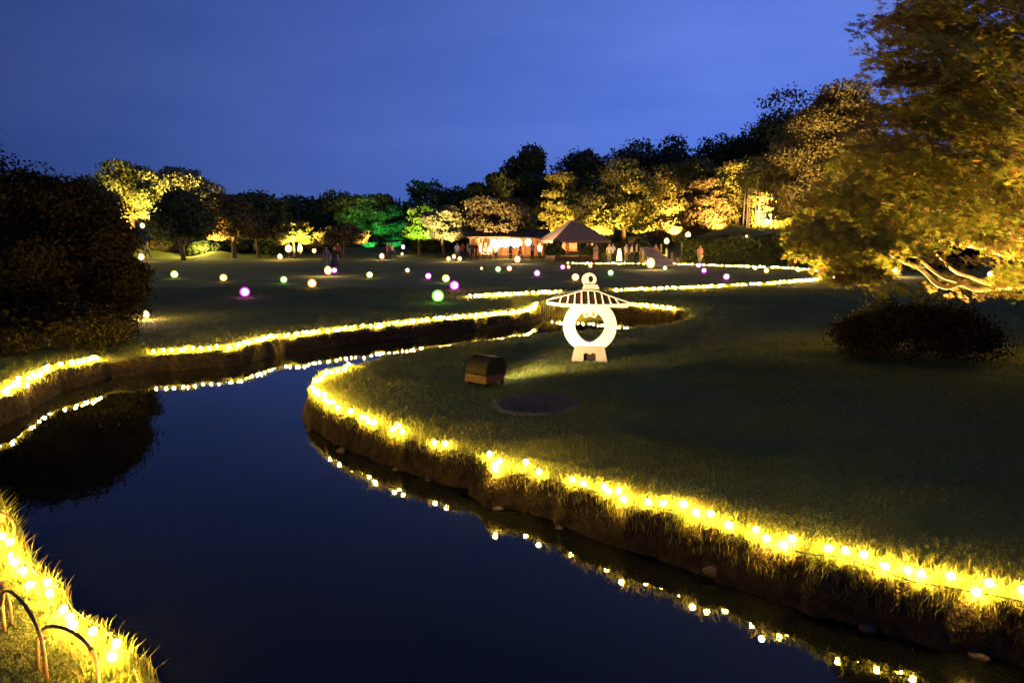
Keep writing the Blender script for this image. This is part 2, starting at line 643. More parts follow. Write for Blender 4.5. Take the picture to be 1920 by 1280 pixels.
def string_light(label, pixels, spacing, mesh=BULB, up=0.05, jit=0.05, group='string lights laid along the stream banks and lawn edge', gaps=(), inland=0.0):
    path = spline(px(pixels), 0.1)
    pts, total = walk(path, spacing)
    x0, y0 = path[0]
    root = thing('string_light', label, 'string light', (x0, y0, gz(x0, y0)), 0, group)
    zb = gz(x0, y0)
    tg = np.gradient(pts, axis=0); tg /= np.linalg.norm(tg, axis=1, keepdims=True) + 1e-9
    nm = np.stack([-tg[:, 1], tg[:, 0]], 1)
    pts = pts + nm * (inland * 1.0)
    pts = pts + rng.normal(0, jit, pts.shape)
    keep = rng.rand(len(pts)) > 0.08
    s = (np.arange(len(pts)) + 0.5) * spacing / total
    for a, b in gaps:
        keep &= ~((s > a) & (s < b))
    pts = pts[keep]
    zz = ground_z(pts[:, 0], pts[:, 1])
    for (x, y), z in zip(pts, zz):
        z = max(z, 0.33) + up + rnd.uniform(-0.02, 0.03)
        o = link('bulb', mesh, root, (x - x0, y - y0, z - zb))
        BULBPOS.append((x, y, z))
    cp, _ = walk(path, 0.25)
    cz = ground_z(cp[:, 0], cp[:, 1])
    g = G()
    g.tube([(a - x0, b - y0, max(c, 0.2) + 0.03 - zb) for (a, b), c in zip(cp, cz)], 0.005, 4)
    g.build('cable', M_CABLE, root)
    return path


PATH_R = string_light('string of yellow lights round the near lawn from its curved tip to the right edge', ROW_R, 0.15,
                      gaps=((0.335, 0.355), (0.44, 0.47), (0.51, 0.535)), inland=-0.10)
PATH_F1 = string_light('string of yellow lights along the far stream bank, left of the white sculpture', ROW_F1, 0.12, jit=0.04, inland=-0.08)
PATH_F2 = string_light('short string of yellow lights behind the white lantern sculpture, ending to its right', ROW_F2, 0.14, jit=0.04, inland=-0.08)
PATH_F0 = string_light('short string of yellow lights below the dark tree at the left edge', ROW_F0, 0.10, jit=0.05, inland=-0.08)
PATH_L = string_light('string of yellow lights in long grass beside bamboo hoops at bottom left', ROW_L, 0.20, BULBN, jit=0.03, inland=-0.09)
ROW_A1 = [(878, 556), (920, 553), (985, 550), (1050, 547)]
ROW_A2 = [(1150, 545), (1230, 541), (1330, 537), (1450, 531), (1510, 526), (1562, 521)]
ROW_A3 = [(1585, 512), (1610, 514), (1640, 518)]
ROW_B = [(1062, 493), (1150, 494), (1260, 495), (1380, 499), (1470, 503), (1545, 509)]
PATH_A1 = string_light('string of yellow lights on the open lawn, left of the sculpture roof', ROW_A1, 0.13, BULBF, 0.06, 0.05)
PATH_A2 = string_light('lower of two long strings of yellow lights across the far right lawn', ROW_A2, 0.20, BULBF, 0.06, 0.05)
PATH_A3 = string_light('very short string of yellow lights under the tip of the maple branches', ROW_A3, 0.17, BULBF, 0.06, 0.05)
PATH_B = string_light('upper of two long strings of yellow lights across the far right lawn', ROW_B, 0.24, BULBF, 0.06, 0.06)


# ------------------------------------------------------------------ lawn grass and bank grass (stuff)
def blades(xy, h, wdt, lean, seed, bend=False):
    r = np.random.RandomState(seed)
    n = len(xy)
    z = ground_z(xy[:, 0], xy[:, 1])
    a = r.uniform(0, 2 * PI, n); l = r.uniform(0, 2 * PI, n)
    hh = h * r.uniform(0.5, 1.25, n) * (1 + 0.30 * vnoise(xy[:, 0], xy[:, 1], 2.6, 31)); ww = wdt * r.uniform(0.6, 1.3, n)
    ln = hh * lean * r.uniform(0.1, 1.0, n)
    dx, dy = np.cos(a) * ww / 2, np.sin(a) * ww / 2
    b = np.stack([xy[:, 0], xy[:, 1], z - 0.01], 1)
    off = np.stack([dx, dy, np.zeros(n)], 1)
    tip = b + np.stack([np.cos(l) * ln, np.sin(l) * ln, hh], 1)
    if not bend:
        v = np.stack([b - off, b + off, tip], 1).reshape(-1, 3)
        f = np.arange(3 * n).reshape(-1, 3)
        return v, f
    mid = b + np.stack([np.cos(l) * ln * 0.3, np.sin(l) * ln * 0.3, hh * 0.6], 1)
    v = np.stack([b - off, b + off, mid + off * 0.75, mid - off * 0.75, tip], 1).reshape(-1, 3)
    i = np.arange(n)[:, None] * 5
    f = np.concatenate([i + np.array([[0, 1, 2]]), i + np.array([[0, 2, 3]]), i + np.array([[3, 2, 4]])], 0)
    return v, f


def in_view(xy, margin=60):
    f = xy[:, 1] * CP + (CAMH - 0.4) * SP
    u = 960 + F * xy[:, 0] / np.maximum(f, 0.1)
    v = 640 + F * ((CAMH - 0.4) * CP - xy[:, 1] * SP) / np.maximum(f, 0.1)
    return (u > -margin) & (u < 1920 + margin) & (v < 1280 + margin)


# bare patches worn into the lawn
PATCH = [(1006, 755, 0.62, 0.62), (1012, 666, 0.42, 0.34)]
PW = [(*P(u, v, 0.42), rx, ry) for u, v, rx, ry in PATCH]


def off_patch(xy):
    k = np.ones(len(xy), bool)
    for x, y, rx, ry in PW[:1]:
        k &= ((xy[:, 0] - x) / rx) ** 2 + ((xy[:, 1] - y) / ry) ** 2 > 1
    return k


def scatter(n, y0, y1, seed):
    r = np.random.RandomState(seed)
    y = np.sqrt(r.uniform(y0 ** 2, y1 ** 2, n))
    x = y * r.uniform(-0.76, 0.76, n)
    xy = np.stack([x, y], 1)
    s = np.full(n, 50.0); k = np.abs(x) < 20
    s[k] = signed(x[k], y[k])
    return xy[(s > 0.05) & in_view(xy) & off_patch(xy)]


vv, ff, o = [], [], 0
for n, y0, y1, h, wd, sd in ((190000, 3.5, 9, 0.055, 0.006, 1), (240000, 9, 17, 0.06, 0.009, 2), (170000, 17, 36, 0.075, 0.016, 3)):
    v, f = blades(scatter(n, y0, y1, sd), h, wd, 0.8, sd)
    vv.append(v); ff.append(f + o); o += len(v)
link('lawn_grass', npmesh('lawn_grass', np.concatenate(vv), np.concatenate(ff), M_GRASS), kind='stuff')


def along(path, n, spread, seed, shift=0.0):
    r = np.random.RandomState(seed)
    seg = np.linalg.norm(np.diff(path, axis=0), axis=1)
    acc = np.concatenate([[0], np.cumsum(seg)])
    s = r.uniform(0, acc[-1], int(n * acc[-1]))
    # clumps
    s = s + 0.12 * np.sin(s * 9.0 + seed)
    x = np.interp(s, acc, path[:, 0]); y = np.interp(s, acc, path[:, 1])
    return np.stack([x, y], 1) + r.normal(0, spread, (len(x), 2))


vv, ff, o = [], [], 0
for path, n, sp, h, wd, sd in ((PATH_R, 800, 0.18, 0.10, 0.008, 11), (PATH_L, 520, 0.115, 0.135, 0.010, 12),
                               (PATH_F0, 420, 0.22, 0.12, 0.010, 13), (PATH_F1, 450, 0.22, 0.13, 0.012, 14),
                               (PATH_F2, 260, 0.20, 0.12, 0.014, 15), (PATH_A1, 160, 0.18, 0.14, 0.02, 16),
                               (PATH_A2, 110, 0.2, 0.13, 0.025, 17), (PATH_A3, 110, 0.2, 0.13, 0.025, 18), (PATH_B, 90, 0.2, 0.14, 0.03, 19)):
    xy = along(path, n, sp, sd)
    z = ground_z(xy[:, 0], xy[:, 1])
    xy = xy[z > np.random.RandomState(sd).uniform(0.10, 0.33, len(z))]
    v, f = blades(xy, h, wd, 1.0, sd, True)
    vv.append(v); ff.append(f + o); o += len(v)
link('bank_grass', npmesh('bank_grass', np.concatenate(vv), np.concatenate(ff), M_EDGE), kind='stuff')

# worn patches
for i, (x, y, rx, ry) in enumerate(PW):
    g = G(); n = 28; vs = []
    for k in range(n):
        a = 2 * PI * k / n
        q = 1 + 0.08 * math.sin(3 * a + i) + 0.05 * math.sin(7 * a)
        px_, py_ = x + rx * q * math.cos(a), y + ry * q * math.sin(a)
        vs.append((px_, py_, gz(px_, py_) + 0.004))
    vs.append((x, y, gz(x, y) + 0.008))
    g.add(vs, [(k, (k + 1) % n, n) for k in range(n)])
    g.build('soil_patch', M_SOIL if i == 0 else MATS['weathered thatch'], kind='structure', smooth=True)
r = np.random.RandomState(5)
x, y, rx, ry = PW[0]
M_DEAD = leafmat('grey dead turf', [(0.05, 0.044, 0.042), (0.10, 0.09, 0.088), (0.15, 0.13, 0.125)], 0.15)
a = r.uniform(0, 2 * PI, 9000); q = np.sqrt(r.uniform(0, 1.08, 9000))
v, f = blades(np.stack([x + rx * q * np.cos(a), y + ry * q * np.sin(a)], 1), 0.05, 0.010, 1.2, 9)
link('dead_turf', npmesh('dead_turf', v, f, M_DEAD), kind='stuff')
a = r.uniform(PI * 0.9, PI * 1.85, 1500)
q = r.normal(1.0, 0.05, 1500)
v, f = blades(np.stack([x + rx * q * np.cos(a), y + ry * q * np.sin(a)], 1), 0.06, 0.010, 1.2, 6, True)
link('dry_stubble', npmesh('dry_stubble', v, f, M_STUBBLE), kind='stuff')

# stones half buried in the near bank
STONE_GROUP = 'small pale stones in the near right bank'


def stone_mesh(seed):
    bm = bmesh.new()
    bmesh.ops.create_icosphere(bm, subdivisions=2, radius=1)
    r_ = random.Random(seed)
    k = [Vector((r_.uniform(-1, 1), r_.uniform(-1, 1), r_.uniform(-1, 1))).normalized() for _ in range(7)]
    for v_ in bm.verts:
        for n_ in k:
            d_ = v_.co.dot(n_) - 0.72
            if d_ > 0:
                v_.co -= n_ * d_ * 0.85
    me = bpy.data.meshes.new('stone'); bm.to_mesh(me); bm.free(); me.materials.append(M_STONE)
    return me


ORD = ('first second third fourth fifth sixth seventh eighth ninth tenth eleventh twelfth thirteenth fourteenth fifteenth '
       'sixteenth seventeenth eighteenth').split()
SM = [stone_mesh(i) for i in range(5)]
seg = np.linalg.norm(np.diff(PATH_R, axis=0), axis=1); acc = np.concatenate([[0], np.cumsum(seg)])
for i in range(9):
    s = acc[-1] * (0.03 + 0.80 * (i + rnd.uniform(-0.4, 0.4)) / 9)
    k = min(np.searchsorted(acc, s), len(PATH_R) - 2)
    t = PATH_R[k + 1] - PATH_R[k]; t = t / np.linalg.norm(t)
    nrm = np.array([t[1], -t[0]])
    if signed(*(PATH_R[k] + nrm * 0.2)[:, None])[0] > 0:
        nrm = -nrm
    p = PATH_R[k] + nrm * rnd.uniform(0.12, 0.24)
    sz = rnd.uniform(0.04, 0.07)
    st = link('stone', SM[i % 5], None, (p[0], p[1], max(gz(p[0], p[1]), 0.0)))
    st.scale = (sz * rnd.uniform(0.9, 1.6), sz, sz * rnd.uniform(0.5, 0.8))
    st.rotation_euler = (rnd.uniform(-0.3, 0.3), rnd.uniform(-0.3, 0.3), rnd.uniform(0, 6))
    tag(st, ORD[i] + ' stone half buried in the near bank, counted from the right edge of the picture', 'stone', STONE_GROUP)


# ------------------------------------------------------------------ bamboo hoops at the bottom left
def hoop(label, a, b, h):
    """a, b: ground points of the two legs"""
    ax, ay = a; bx, by = b
    cx, cy_ = (ax + bx) / 2, (ay + by) / 2
    root = thing('bamboo_hoop', label, 'bamboo hoop', (cx, cy_, gz(cx, cy_)), 0, 'bamboo hoops edging the bottom left bank')
    za = gz(cx, cy_)
    pts = []
    for k in range(17):
        t = k / 16
        ang = PI * t
        sx = -math.cos(ang)
        hx = max(math.sin(ang), 0.0) ** 0.42 * h
        pts.append(((ax - cx) * -sx if sx < 0 else (bx - cx) * sx, (ay - cy_) * -sx if sx < 0 else (by - cy_) * sx, hx - 0.03))
    g = G()
    g.tube(pts, 0.0105, 8)
    g.build('cane', M_BAMBOO, root, True)
    for k in (3, 6, 10, 13):
        q = Vector(pts[k]); t = (Vector(pts[k + 1]) - q).normalized()
        G().tube([q - t * 0.006, q + t * 0.006], 0.0128, 8).build('node_ring', M_BAMBOO, root, True)


hoop('bamboo hoop with its right leg lit, second from the bottom of the picture', P(8, 1175, 0.38), P(88, 1268, 0.38), 0.40)
hoop('bamboo hoop nearest the bottom edge of the picture', P(72, 1248, 0.38), P(188, 1292, 0.38), 0.36)
hoop('bamboo hoop cut by the left edge of the picture', P(-80, 1125, 0.38), P(22, 1160, 0.38), 0.34)
hoop('dark bamboo hoop above the topmost bulb of the corner string', P(-20, 990, 0.38), P(28, 1000, 0.38), 0.20)


# ------------------------------------------------------------------ white lantern sculpture
def sculpture():
    lx, ly = P(1105, 674, 0.44)
    d = ly
    root = thing('lantern_sculpture', 'white cut board sculpture of a garden lantern with a heart shaped opening', 'sculpture', (lx, ly, gz(lx, ly)), R(-7))
    u = d * 1.012 / F            # metres per photo pixel here (axis depth)

    def X(p): return (p - 1106) * u

    def Z(p): return (675 - p) * u
    # foot: tapered board box with a dark cut out
    g = G()
    w0, w1, zt = 34 * u, 27 * u, Z(645)
    dp = 0.20
    out_ = [(-w0, -0.02), (w0, -0.02), (w1, zt), (-w1, zt)]
    cx0 = [(X(1095), Z(676) + 0.015), (X(1118), Z(676) + 0.015), (X(1118), Z(661))]
    top = []
    for k in range(9):                       # double arched top of the opening
        t = k / 8
        top.append((X(1118) + (X(1108) - X(1118)) * t, Z(661) + math.sin(PI * t) * 3 * u))
    top2 = []
    for k in range(9):
        t = k / 8
        top2.append((X(1105) + (X(1095) - X(1105)) * t, Z(661) + math.sin(PI * t) * 3 * u))
    hole = cx0[:2] + top + top2
    bmlink('foot', plate(out_, [hole], dp), M_DIMBOARD, root)
    G().box((X(1106.5), 0.02, Z(667)), (25 * u, 0.05, 17 * u)).build('opening_shade', M_HOLE, root)  # dark sheet puts in the shade of the opening
    # ring with a heart shaped opening
    rc = (X(1106), Z(608)); ro = 49.5 * u
    outer = [(rc[0] + ro * math.cos(2 * PI * k / 72), rc[1] + ro * math.sin(2 * PI * k / 72) * 0.985) for k in range(72)]
    heart = []
    N = 64
    hw, = (27.5 * u,)
    top_z, bot_z = Z(580.5), Z(638.5)
    for k in range(N):
        a = -PI / 2 + 2 * PI * k / N
        x_ = math.cos(a); z_ = math.sin(a)
        if z_ < 0:                            # lower half narrows to a soft point
            s_ = 1 - 0.20 * (-z_) ** 1.4
        else:
            s_ = 1.0
        heart.append((rc[0] + hw * x_ * s_, rc[1] + (z_ * (bot_z - top_z) * -0.5) + (top_z + bot_z) / 2 - rc[1]))
    bmr = plate(outer, [heart], 0.16)
    ring = bmlink('ring', bmr, M_WHITE, root)
    # curled ornament hanging from the top of the opening
    g = G()
    for sgn in (-1, 1):
        pts = []
        for k in range(15):
            t = k / 14
            a = PI / 2 - sgn * t * PI * 1.35
            rr = 4.6 * u * (1 - 0.45 * t)
            pts.append((X(1106.5) + sgn * 7.2 * u + rr * math.cos(a), -0.05, Z(588) + rr * math.sin(a)))
        g.tube(pts, [2.6 * u * (1 - 0.5 * k / 14) for k in range(15)], 8)
    g.box((X(1106.5), -0.05, Z(584.5)), (9 * u, 0.08, 11 * u))
    g.build('curl', M_WHITE, root, True)
    # roof: an open hollow frame, front and rear faces with ribs
    def eave(t):    # lower edge, t in -1..1, lifts at the tips
        return Z(572.5) + (abs(t) ** 3) * 5 * u

    def ridge(t):
        k_ = max(0.0, abs(t + 0.02) - 0.17) / 0.83
        return Z(541.5) - (k_ ** 0.92) * (19 if t < 0 else 24) * u
    HW = 80 * u
    deps = 0.17

    def roof_frame(y, name):
        k = 24
        lo = [((i / k * 2 - 1) * HW, eave(i / k * 2 - 1)) for i in range(k + 1)]
        hi = [((i / k * 2 - 1) * HW, max(ridge(i / k * 2 - 1), eave(i / k * 2 - 1) + 0.02)) for i in range(k + 1)]
        gg = G()
        for i in range(k):                   # bottom rail: a deep white band
            (x0, z0), (x1, z1) = lo[i], lo[i + 1]
            h0 = 6.0 * u
            gg.add([(x0, y - 0.02, z0 - 0.0), (x1, y - 0.02, z1), (x1, y - 0.02, z1 + h0), (x0, y - 0.02, z0 + h0),
                    (x0, y + 0.02, z0), (x1, y + 0.02, z1), (x1, y + 0.02, z1 + h0), (x0, y + 0.02, z0 + h0)],
                   [(0, 1, 2, 3), (7, 6, 5, 4), (0, 4, 5, 1), (3, 2, 6, 7), (0, 3, 7, 4), (1, 5, 6, 2)])
        rl = gg.build(name, M_WHITE, root)
        G().tube([(x_, y, z_) for x_, z_ in hi], 1.3 * u, 6).build('hip_rail', M_WHITE, root)
    roof_frame(-deps, 'eave_band')
    # dark sheet right behind the ribs, standing in for the shaded hollow
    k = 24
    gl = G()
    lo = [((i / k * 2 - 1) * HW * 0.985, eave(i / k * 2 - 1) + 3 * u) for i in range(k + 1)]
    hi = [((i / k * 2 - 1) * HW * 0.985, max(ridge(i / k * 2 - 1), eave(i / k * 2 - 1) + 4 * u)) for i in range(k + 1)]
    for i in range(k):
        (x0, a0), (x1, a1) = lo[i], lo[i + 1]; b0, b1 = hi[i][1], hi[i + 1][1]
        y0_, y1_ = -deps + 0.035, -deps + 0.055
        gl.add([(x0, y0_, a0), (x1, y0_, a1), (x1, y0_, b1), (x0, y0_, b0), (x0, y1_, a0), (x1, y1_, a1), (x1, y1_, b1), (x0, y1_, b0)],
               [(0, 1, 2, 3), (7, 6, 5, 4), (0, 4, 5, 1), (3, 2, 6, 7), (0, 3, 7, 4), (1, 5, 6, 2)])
    gl.build('gap_shade', M_HOLE, root)
    for i, tp in enumerate((-0.72, -0.53, -0.36, -0.19, -0.02, 0.15, 0.32, 0.50, 0.68)):     # ribs lean with the roof
        x0 = tp * HW
        x1 = tp * HW * 0.86 + (-0.03 if tp < 0.3 else -0.02)
        t1 = x1 / HW
        z0, z1 = eave(tp) + 4 * u, ridge(t1)
        if z1 > z0:
            gr = G()
            gr.tube([(x0, -deps - 0.012, z0), (x0 * 0.6 + x1 * 0.4, -deps - 0.012, z0 * 0.6 + z1 * 0.4 - 0.01), (x1, -deps - 0.012, z1)], [2.3 * u, 1.5 * u, 1.3 * u], 6)
            gr.build('rib', M_WHITE, root)
    # left end: the roof returns backwards
    gs = G()
    x_l = -HW
    gs.tube([(x_l + 0.01, -deps, eave(-1) + 4 * u), (x_l + 0.10, deps, eave(-1) + 11 * u), (x_l + 0.35, deps + 0.05, eave(-1) + 19 * u), (x_l + 0.72, deps, ridge(-0.28) + 0.02)], 1.5 * u, 6)
    gs.tube([(x_l + 0.01, -deps, eave(-1) + 2 * u), (x_l + 0.02, -deps + 0.1, eave(-1) + 5 * u), (x_l + 0.1, deps, eave(-1) + 8 * u)], 2.0 * u, 6)
    gs.build('rear_rail', M_WHITE, root)
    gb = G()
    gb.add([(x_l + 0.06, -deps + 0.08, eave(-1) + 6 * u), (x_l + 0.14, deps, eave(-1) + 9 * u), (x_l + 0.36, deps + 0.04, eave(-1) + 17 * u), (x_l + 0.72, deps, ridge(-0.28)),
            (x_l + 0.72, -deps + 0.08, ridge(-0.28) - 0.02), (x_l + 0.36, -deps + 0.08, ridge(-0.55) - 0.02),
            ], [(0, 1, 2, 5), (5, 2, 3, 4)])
    gb.build('rear_shade', M_HOLE, root)  # dark faces give the hollow roof end its shade
    G().box((0.08, 0.0, eave(0) + 1.2 * u), (1.30, 2 * deps - 0.05, 0.02)).build('soffit', M_WHITE, root)
    # neck and finial
    G().box((X(1107), -0.1, Z(536.5)), (30 * u, 0.26, 2.6 * u)).box((X(1106.5), -0.1, Z(532.5)), (26 * u, 0.22, 3.2 * u)).build('neck', M_WHITE, root)
    fr = 13.5 * u
    fo = [(X(1103.5) + fr * math.cos(2 * PI * q / 32), Z(521.5) + fr * 0.9 * math.sin(2 * PI * q / 32)) for q in range(32)]
    fh = [(X(1106.5) + 4.4 * u * math.cos(2 * PI * q / 20), Z(520.5) + 6.2 * u * math.sin(2 * PI * q / 20)) for q in range(20)]
    bmlink('finial', plate(fo, [fh], 0.12, -0.1), M_WHITE, root)
    return lx, ly


SX, SY = sculpture()


# ------------------------------------------------------------------ floodlight box on the lawn
def flood_box():
    bx, by = P(912, 716, 0.44)
    z = gz(bx, by)
    ang = math.atan2(SY - by, SX - bx)           # opening looks at the sculpture
    root = thing('floodlight_box', 'dark boxed floodlight on an orange brown base, shining at the white sculpture', 'floodlight', (bx, by, z), ang)
    # hood: hollow, open towards +x, sloped front
    prof = [(-0.26, 0.15), (0.20, 0.13), (0.27, 0.29), (0.22, 0.40), (0.12, 0.47), (-0.06, 0.48), (-0.17, 0.43), (-0.25, 0.31)]
    g = G(); n = len(prof); hw = 0.23
    vs = [(x_, -hw, z_) for x_, z_ in prof] + [(x_, hw, z_) for x_, z_ in prof]
    fs = []
    for i in range(n):
        if i in (1,):
            continue                              # open face for the lamp
        j = (i + 1) % n
        fs.append((i, j, n + j, n + i))
    g.add(vs, fs)
    g.add(vs[:n], [tuple(range(n))]).add(vs[n:], [tuple(reversed(range(n)))])
    hd = g.build('hood', M_DARKMETAL, root)
    for p_ in hd.data.polygons:
        p_.use_smooth = len(p_.vertices) == 4
    G().add([(0.225, -0.2, 0.16), (0.225, 0.2, 0.16), (0.262, 0.2, 0.285), (0.262, -0.2, 0.285)], [(0, 1, 2, 3)]).build('lens', M_FLOOD, root)
    G().box((-0.05, 0, 0.125), (0.46, 0.50, 0.13), taper=0.94).build('base', M_WOODBLOCK, root, bevel=0.008)
    for sx in (-0.2, 0.17):
        for sy in (-0.2, 0.2):
            G().box((sx, sy, 0.025), (0.05, 0.05, 0.08)).build('foot', M_DARKMETAL, root)
    c, s = math.cos(ang), math.sin(ang)
    lx_, ly_, lz_ = bx + 0.31 * c, by + 0.31 * s, z + 0.24
    spot((lx_, ly_, lz_), (bx + 1.75 * c, by + 1.75 * s, z), 90, 75, (1.0, 0.80, 0.36), 0.9, 0.05)
    spot((lx_, ly_, lz_), (SX, SY, gz(SX, SY) + 0.76), 470, 64, (1.0, 0.70, 0.36), 0.5, 0.05)


flood_box()


# ------------------------------------------------------------------ globe lights scattered over the lawn
GCOL = {'m': ((0.80, 0.03, 0.85), (1.0, 0.5, 1.0)), 'g': ((0.22, 0.75, 0.06), (0.75, 1.0, 0.55)),
        'y': ((0.75, 0.80, 0.05), (1.0, 1.0, 0.55)), 'o': ((1.0, 0.36, 0.03), (1.0, 0.75, 0.4))}
GM = {}
for k, (a, b) in GCOL.items():
    nm = {'m': 'magenta', 'g': 'green', 'y': 'yellow', 'o': 'orange'}[k]
    GM[k] = (icos(0.21, 3, 'globe_shell', shell(nm + ' globe shell', a, 1.3, 0.42)), icos(0.15, 2, 'glow_core', glow(nm + ' globe core', b, 24)))
M_PEG = M_DARKMETAL
pm = G().lathe([(0.09, 0.0), (0.10, 0.02), (0.07, 0.05), (0.06, 0.07)], 12).build('holder', M_PEG)
PEG = pm.data
bpy.data.objects.remove(pm)
GLOBES = [
    (327, 514, 'y', 1.0, 'yellow globe light at the far left of the lawn'),
    (419, 520, 'o', 0.95, 'orange globe light left of the large magenta one on the left lawn'),
    (459, 548, 'm', 0.95, 'magenta globe light lowest and leftmost on the left lawn'),
    (532, 524, 'g', 0.85, 'green globe light just left of an orange one on the left lawn'),
    (585, 531, 'o', 1.0, 'orange globe light nearest the stream, right of a green one'),
    (627, 506, 'm', 0.85, 'small magenta globe light touching a bright lantern by the dark standing couple'),
    (693, 515, 'y', 0.85, 'yellow green globe light alone in the middle of the left lawn'),
    (764, 507, 'o', 0.7, 'small dim orange globe light between a yellow green and a magenta one'),
    (803, 517, 'm', 0.85, 'magenta globe light left of the pale yellow and magenta pair'),
    (836, 522, 'y', 0.95, 'pale yellow globe light right above the magenta one of a close pair'),
    (852, 535, 'm', 1.0, 'magenta globe light straight above and right of the largest green globe'),
    (821, 555, 'g', 1.08, 'largest pale green globe light, nearest the far string of lights'),
    (934, 505, 'g', 0.9, 'green globe light beside a small orange one below the lit hall'),
    (955, 503, 'o', 0.85, 'orange globe light right of a green one below the lit hall'),
    (903, 503, 'o', 0.45, 'tiny dim orange globe light left of the green one below the hall'),
    (1007, 512, 'm', 0.9, 'magenta globe light alone on the lawn below the hall'),
    (1055, 501, 'm', 0.8, 'small magenta globe light at the left end of the upper far string'),
    (1066, 500, 'o', 0.6, 'small orange globe light touching a magenta one above the sculpture'),
    (1107, 498, 'o', 0.7, 'small orange globe light just above the sculpture finial'),
    (1079, 519, 'o', 1.0, 'bright orange globe light just left of the sculpture finial'),
    (1145, 511, 'g', 0.85, 'green globe light right of the sculpture finial'),
    (1247, 502, 'g', 0.7, 'small green globe light at the foot of the lit stone steps'),
    (1310, 498, 'm', 0.8, 'magenta globe light on the upper far string, topmost of three'),
    (1320, 507, 'm', 0.8, 'magenta globe light in the middle of three below the upper far string'),
    (1362, 519, 'm', 0.85, 'magenta globe light lowest and rightmost of three between the far strings'),
    (1416, 502, 'o', 0.7, 'orange globe light on the upper far string, left of a second orange one'),
    (1437, 507, 'o', 0.8, 'orange globe light just below the upper far string, right of the other orange one'),
    (1497, 505, 'g', 0.7, 'green globe light at the right end of the upper far string'),
]
for u, v, k, s, lab in GLOBES:
    x, y = P(u, v, 0.36 + 0.25 * s)
    t = thing('globe_light', lab, 'globe light', (x, y, gz(x, y)), 0, 'coloured globe lights scattered over the lawn')
    h = link('holder', PEG, t)
    h.scale = (s, s, s)
    q = link('globe', GM[k][0], t, (0, 0, 0.25 * s)); q.scale = (s, s, s)
    q2 = link('glow_core', GM[k][1], q, (0, 0, 0))


# ------------------------------------------------------------------ paper lanterns standing on the lawn edge
M_PAPER = shell('orange lantern paper', (1.0, 0.48, 0.14), 2.6, 0.5)


def floor_lantern(u, v, s, label, m=None, post=0.0, z0=None, dist=None, boost=1):
    if dist:
        x, y, zz = Pd(u, v, dist)
        z = zz - 0.28 * s - post
    else:
        x, y = P(u, v, 0.36 + 0.28 * s)
        z = gz(x, y)
    t = thing('floor_lantern', label, 'lantern', (x, y, z), rnd.uniform(-0.4, 0.4), 'bright lanterns standing along the lawn edge')
    G().lathe([(0.13 * s, 0.0), (0.14 * s, 0.05 * s)], 10).build('base', M_TIMBER, t)
    if post:
        G().tube([(0, 0, 0.04), (0, 0, post + 0.1 * s)], 0.035, 8).build('post', M_TIMBER, t)
    zc = 0.28 * s + post
    sh = G().lathe([(0.07 * s, zc - 0.2 * s), (0.15 * s, zc - 0.14 * s), (0.19 * s, zc), (0.15 * s, zc + 0.14 * s), (0.07 * s, zc + 0.2 * s)], 14).build('paper_shade', m or M_PAPER, t, True)
    G().lathe([(0.03 * s, zc - 0.12 * s), (0.11 * s, zc - 0.08 * s), (0.13 * s, zc), (0.11 * s, zc + 0.08 * s), (0.03 * s, zc + 0.12 * s)], 10).build('flame_core', m or M_LAMP, sh, True)
    G().lathe([(0.085 * s, zc + 0.2 * s), (0.07 * s, zc + 0.235 * s)], 10).build('cap', M_TIMBER, t)
    if m is None:
        l = bpy.data.lights.new('lamp', 'POINT'); l.energy = 100 * s * s * boost; l.color = (1.0, 0.6, 0.28); l.shadow_soft_size = 0.2 * s
        lo = bpy.data.objects.new('lamp', l); lo.location = (x, y - 0.3 * s, z + zc + 0.3 * s); COL.objects.link(lo)
    return (x, y, z)


floor_lantern(265, 482, 1.5, 'bright lantern at the far left lawn edge before a lit grass mound')
floor_lantern(525, 481, 1.3, 'bright lantern left of the glowing white column at the left lawn edge')
floor_lantern(615, 507, 1.2, 'bright lantern beside the small magenta globe at the feet of the dark couple')
floor_lantern(716, 480, 1.3, 'bright lantern at the right foot of the round lit bush')
floor_lantern(754, 479, 0.7, 'small lantern below a bluish white lamp right of the round bush')
floor_lantern(841, 485, 1.0, 'leftmost lantern of the row of three by the crowd')
floor_lantern(851, 481, 1.0, 'middle lantern of the row of three by the crowd')
floor_lantern(862, 485, 1.0, 'rightmost lantern of the row of three by the crowd')
floor_lantern(970, 486, 1.4, 'bright lantern standing in front of the lit hall')
floor_lantern(1220, 493, 1.7, 'largest bright lantern, beside the foot of the lit stone steps')
floor_lantern(1680, 507, 1.4, 'bright lantern under the low bare maple branches')
floor_lantern(1858, 515, 1.0, 'lantern under the maple beside the person in the orange skirt')
floor_lantern(1290, 441, 1.5, 'large bright lantern on a post on the slope above the steps', post=1.6, dist=73)
floor_lantern(267, 423, 1.3, 'bright lantern on a tall post under the lit far left tree', post=2.6, dist=79)
floor_lantern(756, 463, 0.8, 'bluish white lantern on a post right of the round bush', M_LAMPW, post=0.9, dist=80)
floor_lantern(1400, 443, 0.5, 'tiny lantern on the dark hedge below the bamboo', dist=65.5)
floor_lantern(541, 466, 1.9, 'tall glowing white lantern at the left lawn edge', post=0.5, dist=79)
floor_lantern(589, 470, 1.0, 'small yellow lantern right of the tall white one at the left lawn edge', M_LAMPY, post=0.3, dist=79)
floor_lantern(274, 590, 0.5, 'small lantern on the lawn behind the dark left tree', boost=6)

